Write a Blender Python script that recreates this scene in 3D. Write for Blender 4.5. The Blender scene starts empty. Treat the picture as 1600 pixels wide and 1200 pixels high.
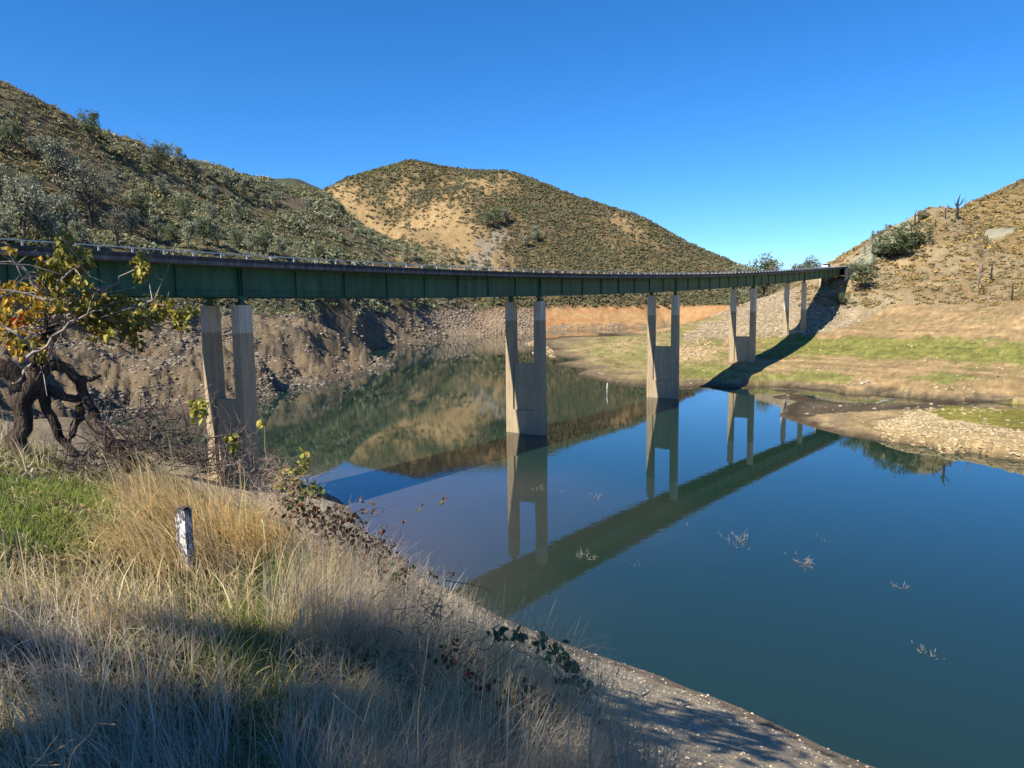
import bpy, bmesh, math, random
import numpy as np
from mathutils import Vector, Matrix

SC = bpy.context.scene
COL = SC.collection
RNG = np.random.default_rng(11)
random.seed(5)
H = 18.0                                   # eye height above the lake
PITCH, ROLL, FPX = math.radians(6.2), 0.0135, 1109.0

# ------------------------------------------------------------------ camera
F_ = np.array([0, math.cos(PITCH), -math.sin(PITCH)])
U0 = np.array([0, math.sin(PITCH), math.cos(PITCH)])
R0 = np.array([1.0, 0, 0])
R_ = R0 * math.cos(ROLL) - U0 * math.sin(ROLL)
U_ = U0 * math.cos(ROLL) + R0 * math.sin(ROLL)
EYE = np.array([0, 0, H])

def ray(x, y):
    x = np.asarray(x, float); y = np.asarray(y, float)
    return FPX * F_ + np.multiply.outer(x - 800, R_) - np.multiply.outer(y - 600, U_)

def P(x, y, Y):                            # the point seen at pixel (x, y), Y metres ahead
    d = ray(x, y)
    return EYE + d * (Y / d[1])

def PZ(x, y, z):                           # the point seen at pixel (x, y) at height z
    d = ray(x, y)
    return EYE + d * ((z - H) / d[2])

def proj(p):
    q = np.asarray(p, float) - EYE
    f = np.maximum(q @ F_, 1e-3)
    return 800 + FPX * (q @ R_) / f, 600 - FPX * (q @ U_) / f

def make_camera():
    cd = bpy.data.cameras.new('camera')
    cd.sensor_fit = 'HORIZONTAL'; cd.sensor_width = 36.0; cd.lens = FPX / 1600 * 36
    cd.clip_start = 0.05; cd.clip_end = 9000
    co = bpy.data.objects.new('camera', cd); COL.objects.link(co)
    m = Matrix(((R_[0], U_[0], -F_[0], EYE[0]), (R_[1], U_[1], -F_[1], EYE[1]), (R_[2], U_[2], -F_[2], EYE[2]), (0, 0, 0, 1)))
    co.matrix_world = m
    SC.camera = co
make_camera()

# ------------------------------------------------------------------ light
A_ = None
def make_light():
    sd = np.array([.593 * .95 + .805 * .16, .805 * .95 - .593 * .16, -1.0]); sd /= np.linalg.norm(sd)      # travel of the light
    el = math.asin(-sd[2]); az = math.atan2(-sd[0], -sd[1])           # where the sun stands
    w = bpy.data.worlds.new('World'); SC.world = w; w.use_nodes = True
    nt = w.node_tree; nt.nodes.clear()
    sky = nt.nodes.new('ShaderNodeTexSky'); sky.sky_type = 'NISHITA'; sky.sun_disc = False
    sky.sun_elevation = el; sky.sun_rotation = az
    sky.air_density = SKY_AIR; sky.dust_density = SKY_DUST; sky.ozone_density = SKY_OZONE; sky.altitude = 1500
    bg = nt.nodes.new('ShaderNodeBackground'); bg.inputs['Strength'].default_value = SKY_STR
    out = nt.nodes.new('ShaderNodeOutputWorld')
    hs = nt.nodes.new('ShaderNodeHueSaturation'); hs.inputs['Saturation'].default_value = 1.16
    nt.links.new(sky.outputs[0], hs.inputs['Color']); nt.links.new(hs.outputs[0], bg.inputs[0]); nt.links.new(bg.outputs[0], out.inputs[0])
    ld = bpy.data.lights.new('sun', 'SUN'); ld.energy = SUN_STR; ld.angle = math.radians(.53); ld.color = (1, .91, .77)
    lo = bpy.data.objects.new('sun', ld); COL.objects.link(lo)
    lo.rotation_euler = Vector(sd).to_track_quat('-Z', 'Y').to_euler()
    lo.location = (-60, -60, 90)
    SC.view_settings.view_transform = 'Standard'; SC.view_settings.look = 'None'
    SC.view_settings.gamma = 1; SC.view_settings.exposure = EXPOSURE
SKY_AIR, SKY_DUST, SKY_OZONE, SKY_STR, SUN_STR, EXPOSURE = 1.0, 0.0, 10.0, 0.105, 5.0, 0.88
make_light()

# ------------------------------------------------------------------ noise
def _hash(ix, iy, s):
    h = (ix.astype(np.int64) * 374761393 + iy.astype(np.int64) * 668265263 + s * 974634777) & 0xFFFFFFFF
    h = ((h ^ (h >> 13)) * 1274126177) & 0xFFFFFFFF
    h = ((h ^ (h >> 16)) * 2246822519) & 0xFFFFFFFF
    return ((h ^ (h >> 15)) & 0xFFFFFF) / float(0xFFFFFF)

def vn(x, y, s=0):
    x = np.asarray(x, float); y = np.asarray(y, float)
    xi = np.floor(x); yi = np.floor(y); fx = x - xi; fy = y - yi
    fx = fx * fx * (3 - 2 * fx); fy = fy * fy * (3 - 2 * fy)
    a = _hash(xi, yi, s); b = _hash(xi + 1, yi, s); c = _hash(xi, yi + 1, s); d = _hash(xi + 1, yi + 1, s)
    return (a + (b - a) * fx) * (1 - fy) + (c + (d - c) * fx) * fy - .5

def fbm(x, y, s=0, o=4):
    t = 0; a = 1.0
    for k in range(o):
        t = t + a * vn(x * 2 ** k, y * 2 ** k, s + 17 * k); a *= .5
    return t

def sstep(a, b, x):
    t = np.clip((np.asarray(x, float) - a) / (b - a), 0, 1)
    return t * t * (3 - 2 * t)

# ------------------------------------------------------------------ mesh helpers
def np_mesh(name, v, f, mat, parent=None, col=None, smooth=False):
    """one mesh object from arrays: v (n,3), f (m,3|4) or a list of such"""
    me = bpy.data.meshes.new(name)
    v = np.asarray(v, np.float32)
    fl = f if isinstance(f, list) else [f]
    fl = [np.asarray(a, np.int32) for a in fl if len(a)]
    me.vertices.add(len(v)); me.vertices.foreach_set('co', v.ravel())
    nl = sum(a.size for a in fl); nf = sum(len(a) for a in fl)
    me.loops.add(nl); me.loops.foreach_set('vertex_index', np.concatenate([a.ravel() for a in fl]))
    me.polygons.add(nf)
    tot = np.concatenate([np.full(len(a), a.shape[1], np.int32) for a in fl])
    st = np.concatenate([[0], np.cumsum(tot)[:-1]]).astype(np.int32)
    me.polygons.foreach_set('loop_start', st); me.polygons.foreach_set('loop_total', tot)
    if smooth: me.polygons.foreach_set('use_smooth', np.ones(nf, bool))
    if col is not None:
        ca = me.color_attributes.new('tint', 'FLOAT_COLOR', 'POINT')
        c4 = np.ones((len(v), 4), np.float32); c4[:, :3] = col
        ca.data.foreach_set('color', c4.ravel())
    me.update(calc_edges=True); me.validate()
    me.materials.append(mat)
    o = bpy.data.objects.new(name, me); COL.objects.link(o)
    if parent is not None: o.parent = parent
    return o

class MB:                                   # collects boxes, tubes and loose shapes into one mesh
    def __init__(s): s.v = []; s.f = []; s.c = []
    def n(s): return sum(len(a) for a in s.v)
    def add(s, v, f, c=None):
        b = s.n(); s.v.append(np.asarray(v, float)); s.f += [tuple(i + b for i in q) for q in f]
        s.c.append(np.tile(np.array(c if c is not None else (1, 1, 1), float), (len(v), 1)))
    def box(s, o, ax, ay, az, c=None):      # corner-centred box: centre o, half axes
        o, ax, ay, az = map(lambda q: np.asarray(q, float), (o, ax, ay, az))
        v = [o + i * ax + j * ay + k * az for k in (-1, 1) for j in (-1, 1) for i in (-1, 1)]
        s.add(v, [(0, 2, 3, 1), (4, 5, 7, 6), (0, 1, 5, 4), (2, 6, 7, 3), (0, 4, 6, 2), (1, 3, 7, 5)], c)
    def tube(s, pts, rad, k=6, c=None, rough=0.0):
        pts = np.asarray(pts, float); n = len(pts)
        rad = np.broadcast_to(np.asarray(rad, float), (n,))
        t = np.gradient(pts, axis=0); t /= np.linalg.norm(t, axis=1)[:, None] + 1e-9
        ref = np.array([.3, .2, 1.0]) if abs(t[0][2]) < .9 else np.array([1.0, .2, .1])
        v = []
        for i in range(n):
            a = np.cross(t[i], ref); a /= np.linalg.norm(a) + 1e-9
            b = np.cross(t[i], a); ref = np.cross(a, t[i]) if False else ref
            for j in range(k):
                th = 2 * math.pi * j / k
                rr = rad[i] * (1 + (rough * (random.random() - .5) * 2 if rough else 0))
                v.append(pts[i] + rr * (math.cos(th) * a + math.sin(th) * b))
        f = []
        for i in range(n - 1):
            for j in range(k):
                j2 = (j + 1) % k
                f.append((i * k + j, i * k + j2, (i + 1) * k + j2, (i + 1) * k + j))
        f.append(tuple(range(k))[::-1]); f.append(tuple((n - 1) * k + j for j in range(k)))
        s.add(v, f, c)
    def build(s, name, mat, parent=None, smooth=False):
        me = bpy.data.meshes.new(name)
        v = np.concatenate(s.v)
        me.from_pydata([tuple(q) for q in v], [], s.f)
        ca = me.color_attributes.new('tint', 'FLOAT_COLOR', 'POINT')
        c4 = np.ones((len(v), 4), np.float32); c4[:, :3] = np.concatenate(s.c)
        ca.data.foreach_set('color', c4.ravel())
        if smooth: me.polygons.foreach_set('use_smooth', np.ones(len(me.polygons), bool))
        me.materials.append(mat)
        o = bpy.data.objects.new(name, me); COL.objects.link(o)
        if parent is not None: o.parent = parent
        return o

def tag(o, label=None, cat=None, group=None, kind=None):
    if label: o['label'] = label
    if cat: o['category'] = cat
    if group: o['group'] = group
    if kind: o['kind'] = kind
    return o

def empty(name, loc, rz=0.0, sc=1.0):
    o = bpy.data.objects.new(name, None); COL.objects.link(o)
    o.empty_display_size = .3
    o.location = tuple(float(q) for q in loc); o.rotation_euler = (0, 0, rz); o.scale = (sc,) * 3
    return o

def copy_tree(o, parent=None):
    c = o.copy(); COL.objects.link(c)
    if parent is not None: c.parent = parent
    for ch in [q for q in o.children]: copy_tree(ch, c)
    return c

def rand_frames(n, rng, up=None):
    """n random orthonormal pairs (a, b)"""
    nrm = rng.normal(size=(n, 3))
    if up is not None: nrm = nrm * .8 + up
    nrm /= np.linalg.norm(nrm, axis=1)[:, None] + 1e-9
    h = rng.normal(size=(n, 3)); a = np.cross(nrm, h); a /= np.linalg.norm(a, axis=1)[:, None] + 1e-9
    return a, np.cross(nrm, a)

def leaf_quads(cen, size, rng, up=None, aspect=1.0):
    """one diamond-shaped leaf face at each centre"""
    n = len(cen); a, b = rand_frames(n, rng, up)
    size = np.broadcast_to(np.asarray(size, float), (n,))[:, None]
    a = a * size; b = b * size * aspect
    v = np.stack([cen - a, cen - b * .8, cen + a, cen + b * .8], 1).reshape(-1, 3)
    return v, np.arange(4 * n).reshape(n, 4)

# ------------------------------------------------------------------ materials
def new_mat(name):
    m = bpy.data.materials.new(name); m.use_nodes = True
    nt = m.node_tree; b = nt.nodes['Principled BSDF']
    return m, nt, b

def nd(nt, t, **kw):
    n = nt.nodes.new(t)
    for k, v in kw.items(): setattr(n, k, v)
    return n

def mat_noise(name, c1, c2, scale=5, rough=.8, bump=0.0, bscale=None, metallic=0.0, stretch=None, spec=.3, detail=6):
    m, nt, b = new_mat(name)
    tc = nd(nt, 'ShaderNodeTexCoord'); mp = nd(nt, 'ShaderNodeMapping')
    nt.links.new(tc.outputs['Object'], mp.inputs[0])
    if stretch: mp.inputs['Scale'].default_value = stretch
    nz = nd(nt, 'ShaderNodeTexNoise'); nz.inputs['Scale'].default_value = scale; nz.inputs['Detail'].default_value = detail
    nt.links.new(mp.outputs[0], nz.inputs['Vector'])
    rp = nd(nt, 'ShaderNodeValToRGB'); rp.color_ramp.elements[0].position = .32; rp.color_ramp.elements[1].position = .68
    rp.color_ramp.elements[0].color = (*c1, 1); rp.color_ramp.elements[1].color = (*c2, 1)
    nt.links.new(nz.outputs['Fac'], rp.inputs[0]); nt.links.new(rp.outputs[0], b.inputs['Base Color'])
    b.inputs['Roughness'].default_value = rough; b.inputs['Metallic'].default_value = metallic
    b.inputs['Specular IOR Level'].default_value = spec
    if bump:
        n2 = nd(nt, 'ShaderNodeTexNoise'); n2.inputs['Scale'].default_value = bscale or scale * 4; n2.inputs['Detail'].default_value = 6
        nt.links.new(mp.outputs[0], n2.inputs['Vector'])
        bp = nd(nt, 'ShaderNodeBump'); bp.inputs['Strength'].default_value = 1; bp.inputs['Distance'].default_value = bump
        nt.links.new(n2.outputs['Fac'], bp.inputs['Height']); nt.links.new(bp.outputs[0], b.inputs['Normal'])
    return m

def mat_tint(name, rough=.7, noise=.35, scale=3.0, trans=0.0, bump=0.0, bscale=6.0, spec=.2, coords='Object'):
    """base colour from the mesh's own tint, broken up by a noise"""
    m, nt, b = new_mat(name)
    at = nd(nt, 'ShaderNodeVertexColor'); at.layer_name = 'tint'
    tc = nd(nt, 'ShaderNodeTexCoord')
    nz = nd(nt, 'ShaderNodeTexNoise'); nz.inputs['Scale'].default_value = scale; nz.inputs['Detail'].default_value = 8
    nz.inputs['Roughness'].default_value = .65
    nt.links.new(tc.outputs[coords], nz.inputs['Vector'])
    mr = nd(nt, 'ShaderNodeMapRange'); mr.inputs['From Min'].default_value = .25; mr.inputs['From Max'].default_value = .75
    mr.inputs['To Min'].default_value = 1 - noise; mr.inputs['To Max'].default_value = 1 + noise
    nt.links.new(nz.outputs['Fac'], mr.inputs[0])
    mx = nd(nt, 'ShaderNodeVectorMath', operation='SCALE')
    nt.links.new(at.outputs['Color'], mx.inputs[0]); nt.links.new(mr.outputs[0], mx.inputs['Scale'])
    nt.links.new(mx.outputs[0], b.inputs['Base Color'])
    b.inputs['Roughness'].default_value = rough; b.inputs['Specular IOR Level'].default_value = spec
    if trans:
        out = nt.nodes['Material Output']; tr = nd(nt, 'ShaderNodeBsdfTranslucent'); ms = nd(nt, 'ShaderNodeMixShader')
        ms.inputs[0].default_value = trans
        nt.links.new(mx.outputs[0], tr.inputs[0]); nt.links.new(b.outputs[0], ms.inputs[1]); nt.links.new(tr.outputs[0], ms.inputs[2])
        nt.links.new(ms.outputs[0], out.inputs[0])
    if bump:
        n2 = nd(nt, 'ShaderNodeTexNoise'); n2.inputs['Scale'].default_value = bscale; n2.inputs['Detail'].default_value = 8
        nt.links.new(tc.outputs[coords], n2.inputs['Vector'])
        bp = nd(nt, 'ShaderNodeBump'); bp.inputs['Distance'].default_value = bump
        nt.links.new(n2.outputs['Fac'], bp.inputs['Height']); nt.links.new(bp.outputs[0], b.inputs['Normal'])
    return m
# ================================================================== TERRAIN
NODES = []                                  # (X, Y, z) knots the land passes through
def N(*pts):
    for x, y, Y in pts: NODES.append(P(x, y, Y))
def NZ(*pts):
    for x, y, z in pts: NODES.append(PZ(x, y, z))
def NW(*pts):
    for p in pts: NODES.append(np.array(p, float))

# near bank: a grassy shelf that falls to the lake
AZ_E = [-180, -120, -90, -60, -45, -36, -30, -25, -20, -16, -12, -8, -3, 2.6, 6, 9, 15, 22, 30, 40, 60, 90, 120, 180]
R_E = [9, 9, 12, 14, 13, 12, 11, 10, 9.5, 9, 8, 7, 5.4, 4.2, 3.2, 2.6, 1.9, 1.6, 1.5, 1.4, 1.4, 1.6, 4, 9]
Z_E = [17.6, 17.6, 17.4, 17, 16.8, 16.3, 15.7, 15.2, 15.1, 15.0, 14.9, 14.8, 15.1, 15.5, 15.75, 15.9, 16.0, 16.1, 16.1, 16.2, 16.3, 16.4, 17, 17.6]
SH = [PZ(a, b, 0)[:2] for a, b in ((1350, 1200), (1100, 1085), (900, 1015), (780, 965), (640, 895), (560, 822), (488, 757))]
SH = [(75, -25), (45, -3), (28, 13)] + [tuple(q) for q in SH] + [(-26, 72), (-36, 82), (-48, 92), (-57, 100)]
sh_az = np.degrees([math.atan2(q[0], q[1]) for q in SH]); sh_r = np.array([math.hypot(*q) for q in SH])
_o = np.argsort(sh_az); sh_az = sh_az[_o]; sh_r = sh_r[_o]
def pol(az, r, z): NW((r * math.sin(math.radians(az)), r * math.cos(math.radians(az)), z))
for az in (-170, -140, -110, -90, -75, -60, -50, -42, -36, -32, -28, -24, -20, -16, -12, -8, -5, -2, 1, 4, 7, 10, 15, 20, 25, 30, 36, 42, 50, 60, 75, 90, 105, 120, 150, 175):
    re = float(np.interp(az, AZ_E, R_E)); ze = float(np.interp(az, AZ_E, Z_E))
    pol(az, 1.2, 16.35); pol(az, .55 * re if re > 3 else 1.3, .55 * ze + .45 * 16.4); pol(az, re, ze)
    if az < -31 or az > 105:
        if az < -31 and az > -80:
            pol(az, 22, ze - 2.2); pol(az, 40, 13.0 if az > -45 else 17); pol(az, 70, 9 if az > -40 else 17)
        elif az <= -80 or az >= 120: pol(az, 25, 17.8); pol(az, 60, 19)
        continue
    rs = float(np.interp(az, sh_az, sh_r))
    for t in (.1, .22, .4, .6, .8, .92, 1.0):
        g = (1 - t) ** 1.12 * (1 - .10 * math.sin(math.pi * t))
        pol(az, re + t * (rs - re), ze * g if t < 1 else 0)
    pol(az, rs * 1.06 + .5, -.7); pol(az, rs * 1.25 + 2, -2.5)
pol(-50, 54, 17.5); pol(-64, 56, 19.2)
for az in (-170, -130, -95, 100, 130, 165): pol(az, 150, 22); pol(az, 500, 40); pol(az, 1500, 60)
for az in (50, 65, 80): pol(az, 60, -3); pol(az, 110, 4); pol(az, 200, 20); pol(az, 400, 55); pol(az, 1200, 90)
for az in (-50, -65, -78): pol(az, 110, 24); pol(az, 190, 50); pol(az, 330, 115); pol(az, 800, 120); pol(az, 1800, 100)

# shores (z = 0)
SHORE_LEFT = ((250, 667), (330, 658), (370, 640), (405, 628), (440, 614), (463, 606), (496, 603), (524, 595), (570, 585), (590, 577), (576, 564), (557, 551), (581, 547), (609, 536), (642, 530), (697, 526), (746, 524.6), (793, 520.5), (830, 520))
SHORE_FAR = ((852, 518), (890, 517), (950, 514), (1006, 511.5), (1047, 509))
SHORE_PEN_N = ((835, 533), (852, 529), (875, 525.6), (931, 521), (969, 519.6), (1012, 517.5), (1047, 513))
SHORE_PEN_S = ((814, 538), (832, 551), (862, 557), (875, 571), (905, 586.6), (939, 595), (972, 600), (1012, 602), (1050, 604), (1085, 605.5), (1130, 606.5), (1175, 607.5), (1210, 609), (1245, 610.5), (1300, 612), (1395, 617), (1424, 622))
SHORE_MUD = ((1222, 617), (1207, 621), (1227, 636), (1217, 649.5), (1240, 659), (1272, 669), (1316, 680), (1374, 688), (1411, 693), (1458, 702), (1495, 709), (1545, 714), (1600, 719), (1700, 728), (1850, 742))
NZ(*[(a, b + 5, -.45) for a, b in SHORE_PEN_S[3:12]]); NZ(*[(a + 4, b - 4, .45) for a, b in SHORE_PEN_S[3:9]])
for S in (SHORE_LEFT, SHORE_FAR, SHORE_PEN_N, SHORE_PEN_S, SHORE_MUD): NZ(*[(a, b, 0) for a, b in S])
# lake bed
NZ(*[(a, b, -2.5) for a, b in ((430, 660), (500, 640), (560, 620), (620, 595), (640, 570), (620, 552), (680, 540), (740, 537), (790, 536), (800, 560), (840, 575), (870, 600), (920, 615), (970, 622), (1040, 626), (1120, 630), (1170, 640),
      (500, 700), (600, 680), (700, 640), (800, 680), (900, 680), (1000, 680), (1100, 690), (1220, 700), (1320, 720), (1420, 735), (1520, 745), (1620, 760), (600, 760), (750, 780), (900, 800), (1050, 820), (1250, 850), (1450, 880), (1600, 900), (700, 850), (850, 900), (1000, 950), (1200, 1000), (1400, 1050), (1600, 1050), (1800, 900), (1750, 1100))])
NZ(*[(a, b, -1.2) for a, b in ((600, 568), (585, 554), (820, 527), (870, 521.2), (930, 517.3), (990, 515), (1185, 613), (1200, 634))])
NZ((1260, 613.4, -.1), (1330, 616.5, -.06), (1395, 620, -.04))
# mud, low ledge and rocky spit on the right
NZ((1250, 630, .25), (1300, 632, .3), (1300, 655, .45), (1260, 652, .3), (1360, 630, .3), (1440, 631, .35), (1400, 650, .7), (1360, 670, .7), (1450, 655, 1.3), (1500, 640, 1.3), (1600, 640, 1.5), (1500, 680, 1.5), (1560, 690, 1.5), (1600, 672, 1.7), (1440, 680, 1.1), (1700, 650, 1.8), (1500, 626, .35), (1600, 628, .4), (1410, 685, .55), (1470, 694, .7), (1540, 702, .9), (1620, 708, .9))
NZ((1260, 605, .9), (1330, 607, 1.0), (1395, 610, 1.0), (1430, 612, 1.1), (1500, 616, 1.2), (1600, 618, 1.4), (1450, 622, .35), (1520, 623.5, .4), (1600, 625, .45), (1180, 600, .5), (1100, 597, .6))
# the flat and the peninsula
NZ((930, 565, 1.2), (1000, 585, 1.0), (960, 582, .9), (1000, 560, 2.0), (900, 545, 1.0), (870, 540, .8), (950, 535, 1.8), (1000, 530, 2.6), (940, 526, 1.0), (1050, 548, 3.4), (1050, 580, 1.4), (1110, 582, 1.9), (1110, 550, 4.0), (1170, 570, 3.4), (1020, 521, 1.2), (1050, 520, 2.2))
N((1160, 566, 173), (1245, 522, 210), (1061, 531, 240), (1110, 530, 235), (1160, 529, 226), (1200, 527, 218))
NZ((1400, 560, 5), (1250, 560, 4.3), (1250, 590, 1.7), (1400, 595, 2), (1600, 600, 2.6), (1600, 570, 5), (1300, 530, 8), (1400, 525, 9.2), (1500, 525, 9.6), (1600, 530, 9.3), (1700, 520, 10.5), (1700, 600, 3))
N((1330, 500, 222), (1400, 495, 208), (1450, 485, 202), (1520, 490, 192), (1600, 492, 172), (1700, 480, 165))
# the rip-rap fill at the far abutment
N((1100, 507, 262), (1144, 484, 278), (1187, 466, 282), (1225, 456, 275), (1140, 505, 248), (1200, 495, 240), (1250, 490, 228), (1270, 470, 238), (1290, 450, 246), (1310, 436, 249), (1262, 447, 262), (1300, 470, 236), (1330, 470, 236), (1345, 440, 248), (1335, 425, 256))
NW((114, 252, 26.5), (121, 262, 29.6), (130, 274, 30.2), (142, 290, 31), (128, 262, 29), (112, 268, 28.5))
# right-hand knob and hill
N((1380, 430, 256), (1400, 400, 268), (1360, 400, 272), (1345, 402, 285), (1385, 374, 297), (1425, 352, 304), (1460, 333, 308), (1490, 340, 312), (1400, 455, 228), (1450, 450, 226), (1450, 400, 262), (1520, 430, 244), (1580, 462, 205), (1520, 470, 212), (1440, 365, 288),
  (1500, 368, 318), (1545, 405, 322), (1600, 435, 280), (1600, 400, 350), (1550, 365, 395), (1600, 350, 430), (1515, 334, 450), (1540, 314, 470), (1570, 297, 485), (1600, 283, 500), (1700, 240, 520), (1700, 420, 280))
NW((150, 360, 30), (190, 390, 34), (110, 330, 16), (240, 640, 24), (330, 760, 34), (420, 700, 80), (170, 480, 22), (260, 1000, 36))
# left bank and hillside
NZ((100, 690, 1), (160, 680, 1), (100, 600, 6), (0, 580, 9.5), (100, 520, 13.6), (250, 560, 7.5), (250, 500, 15), (330, 560, 8.3), (330, 505, 14.6), (405, 560, 7.5), (405, 505, 14.5), (463, 560, 5.5), (463, 510, 13.5), (500, 575, 3.2), (530, 560, 3.5), (520, 520, 11), (570, 515, 9), (620, 505, 10), (560, 572, 1.6))
N((697, 500, 468), (697, 482, 492), (746, 500, 512), (760, 484, 535), (793, 500, 512), (810, 507, 508))
N((100, 470, 168), (0, 480, 140), (250, 473, 192), (330, 470, 215), (405, 470, 238), (463, 470, 262), (520, 472, 300), (570, 472, 360), (630, 472, 425))
N((0, 128, 335), (60, 158, 345), (130, 190, 355), (200, 222, 385), (260, 246, 415), (330, 258, 455), (400, 277, 505), (460, 292, 545), (505, 308, 565), (560, 353, 548), (600, 387, 528), (650, 413, 512),
  (0, 250, 255), (0, 380, 182), (100, 280, 270), (100, 380, 200), (200, 300, 310), (200, 390, 225), (300, 310, 370), (300, 390, 255), (400, 330, 425), (400, 400, 300), (500, 360, 455), (500, 420, 350), (560, 420, 430), (610, 430, 470))
NW((-420, 620, 80), (-300, 700, 60), (-190, 690, 45), (-120, 640, 40), (-520, 900, 110), (-330, 1000, 70))
N((432, 284, 1500), (465, 281, 1550), (492, 297, 1600), (400, 285, 1500))
# the mountain across the lake
N((500, 300, 800), (560, 276, 840), (600, 262, 865), (640, 253, 880), (700, 267, 870), (745, 270, 850), (790, 267, 825), (830, 283, 805), (870, 305, 790), (900, 316, 790), (945, 322, 800), (985, 335, 790), (1040, 362, 780), (1090, 388, 765), (1140, 410, 745), (1200, 438, 720), (1270, 455, 700),
  (530, 330, 740), (600, 380, 640), (640, 300, 800), (640, 350, 715), (690, 300, 810), (720, 300, 760), (700, 340, 705), (700, 380, 635), (760, 340, 700), (760, 400, 610), (800, 300, 775), (850, 350, 715), (850, 410, 640), (900, 440, 620), (900, 370, 705), (1000, 385, 720), (1000, 435, 665), (1100, 435, 690), (680, 440, 545), (740, 440, 565), (800, 440, 585), (640, 440, 500))
N((700, 465, 512), (760, 468, 550), (820, 484, 560), (852, 482, 575), (900, 480, 588), (950, 480, 604), (1006, 478, 620), (1060, 476, 640), (1130, 478, 600), (1180, 470, 560), (1150, 490, 500), (1100, 500, 520), (1240, 465, 520))
NW((-150, 1300, 90), (100, 1300, 80), (350, 1200, 40), (-100, 2400, 60), (600, 1600, 50), (300, 2500, 40), (-600, 2200, 120), (800, 900, 70))

NODES = np.array(NODES)
# log-polar coordinates round the eye keep near and far knots equally spaced
def lp(X, Y): return np.stack([np.arctan2(X, Y), .5 * np.log(X * X + Y * Y)], -1)
nl = lp(NODES[:, 0], NODES[:, 1])
keep = []
for i in range(len(nl)):
    if all(np.hypot(*(nl[i] - nl[j])) > .006 for j in keep): keep.append(i)
nl = nl[keep]; nz_ = NODES[keep, 2]
CS = .012
def ker(a, b): return np.sqrt(((a[:, None, :] - b[None, :, :]) ** 2).sum(-1) + CS * CS)
K = np.zeros((len(nl) + 1,) * 2); K[:-1, :-1] = -ker(nl, nl); K[-1, :-1] = 1; K[:-1, -1] = 1
K[np.arange(len(nl)), np.arange(len(nl))] -= 0
WTS = np.linalg.solve(K, np.concatenate([nz_, [0]]))

az_in = np.arange(-43, 43.001, .088)
az_g = np.radians(np.concatenate([np.arange(-180, -43.5, 1.6), az_in, np.arange(44, 180.1, 1.6)]))
NR = 800
lr_g = np.linspace(math.log(1.2), math.log(3200), NR)
AZ, LR = np.meshgrid(az_g, lr_g, indexing='ij')
TR = np.exp(LR); TX = TR * np.sin(AZ); TY = TR * np.cos(AZ)
Q = np.stack([AZ.ravel(), LR.ravel()], -1).astype(np.float32)
TZ = np.empty(len(Q))
n32 = nl.astype(np.float32); w32 = WTS[:-1]
for s in range(0, len(Q), 40000):
    q = Q[s:s + 40000]
    d2 = (q[:, 0:1] - n32[None, :, 0]) ** 2 + (q[:, 1:2] - n32[None, :, 1]) ** 2
    TZ[s:s + 40000] = -(np.sqrt(d2 + np.float32(CS * CS)) @ w32.astype(np.float32)) + WTS[-1]
TZ = TZ.reshape(TX.shape)

# relief: gullies on the hills, rough rock on the bare banks, small lumps nearby
bare = sstep(17.5, 15.5, TZ)
hill = (1 - bare) * sstep(120, 220, TR)
TZ += hill * (fbm(TX / 90, TY / 90, 3, 3) * 8 + fbm(TX / 30, TY / 30, 9, 3) * 3 + fbm(TX / 7, TY / 7, 12, 2) * .8) * sstep(15.5, 30, TZ)
land = sstep(.0, .6, TZ)
farb = sstep(60, 95, TR)
leftb = farb * land * bare * sstep(-.09, -.16, AZ)
rk = np.abs(fbm(TX / 9 + TY / 24, TY / 16 - TX / 30, 31, 4))
TZ += leftb * sstep(0.2, 3, TZ) * ((rk - .3) * 3.6 + fbm(TX / 2.2, TY / 2.2, 5, 3) * .9 + (np.abs(fbm(TX / 4.5, TY / 5.5, 35, 4)) - .25) * 2.2)
TZ += leftb * sstep(.1, 2, TZ) * sstep(17.5, 14, TZ) * (np.abs(fbm((TY + .25 * TX) / 2.6, TX / 22, 33, 3)) - .25) * 1.9
TZ += farb * land * bare * (1 - sstep(-.09, -.16, AZ)) * (fbm(TX / 14, TY / 14, 41, 3) * .35 + fbm(TX / 3, TY / 3, 43, 2) * .12) * sstep(.1, 2.5, TZ)
TZ += farb * land * bare * sstep(.6, 2, TZ) * np.sin(TZ * 6.3 + fbm(TX / 20, TY / 20, 47, 2) * 3) * (.05 + .085 * leftb)
near = 1 - sstep(30, 60, TR)
TZ += near * sstep(-.5, 1.2, TZ) * (fbm(TX / 2.2, TY / 2.2, 51, 3) * .20 * sstep(1.5, 5, TR) + fbm(TX / .5, TY / .5, 53, 3) * .05)

TPX, TPY = proj(np.stack([TX, TY, TZ], -1).reshape(-1, 3))
TPX = TPX.reshape(TX.shape); TPY = TPY.reshape(TX.shape)

def ground(X, Y):
    X = np.asarray(X, float); Y = np.asarray(Y, float)
    a = np.interp(np.arctan2(X, Y), az_g, np.arange(len(az_g)))
    r = np.clip((.5 * np.log(X * X + Y * Y + 1e-9) - lr_g[0]) / (lr_g[1] - lr_g[0]), 0, NR - 1.001)
    a = np.clip(a, 0, len(az_g) - 1.001)
    i = a.astype(int); j = r.astype(int); fa = a - i; fr = r - j
    return (TZ[i, j] * (1 - fa) + TZ[i + 1, j] * fa) * (1 - fr) + (TZ[i, j + 1] * (1 - fa) + TZ[i + 1, j + 1] * fa) * fr

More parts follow.
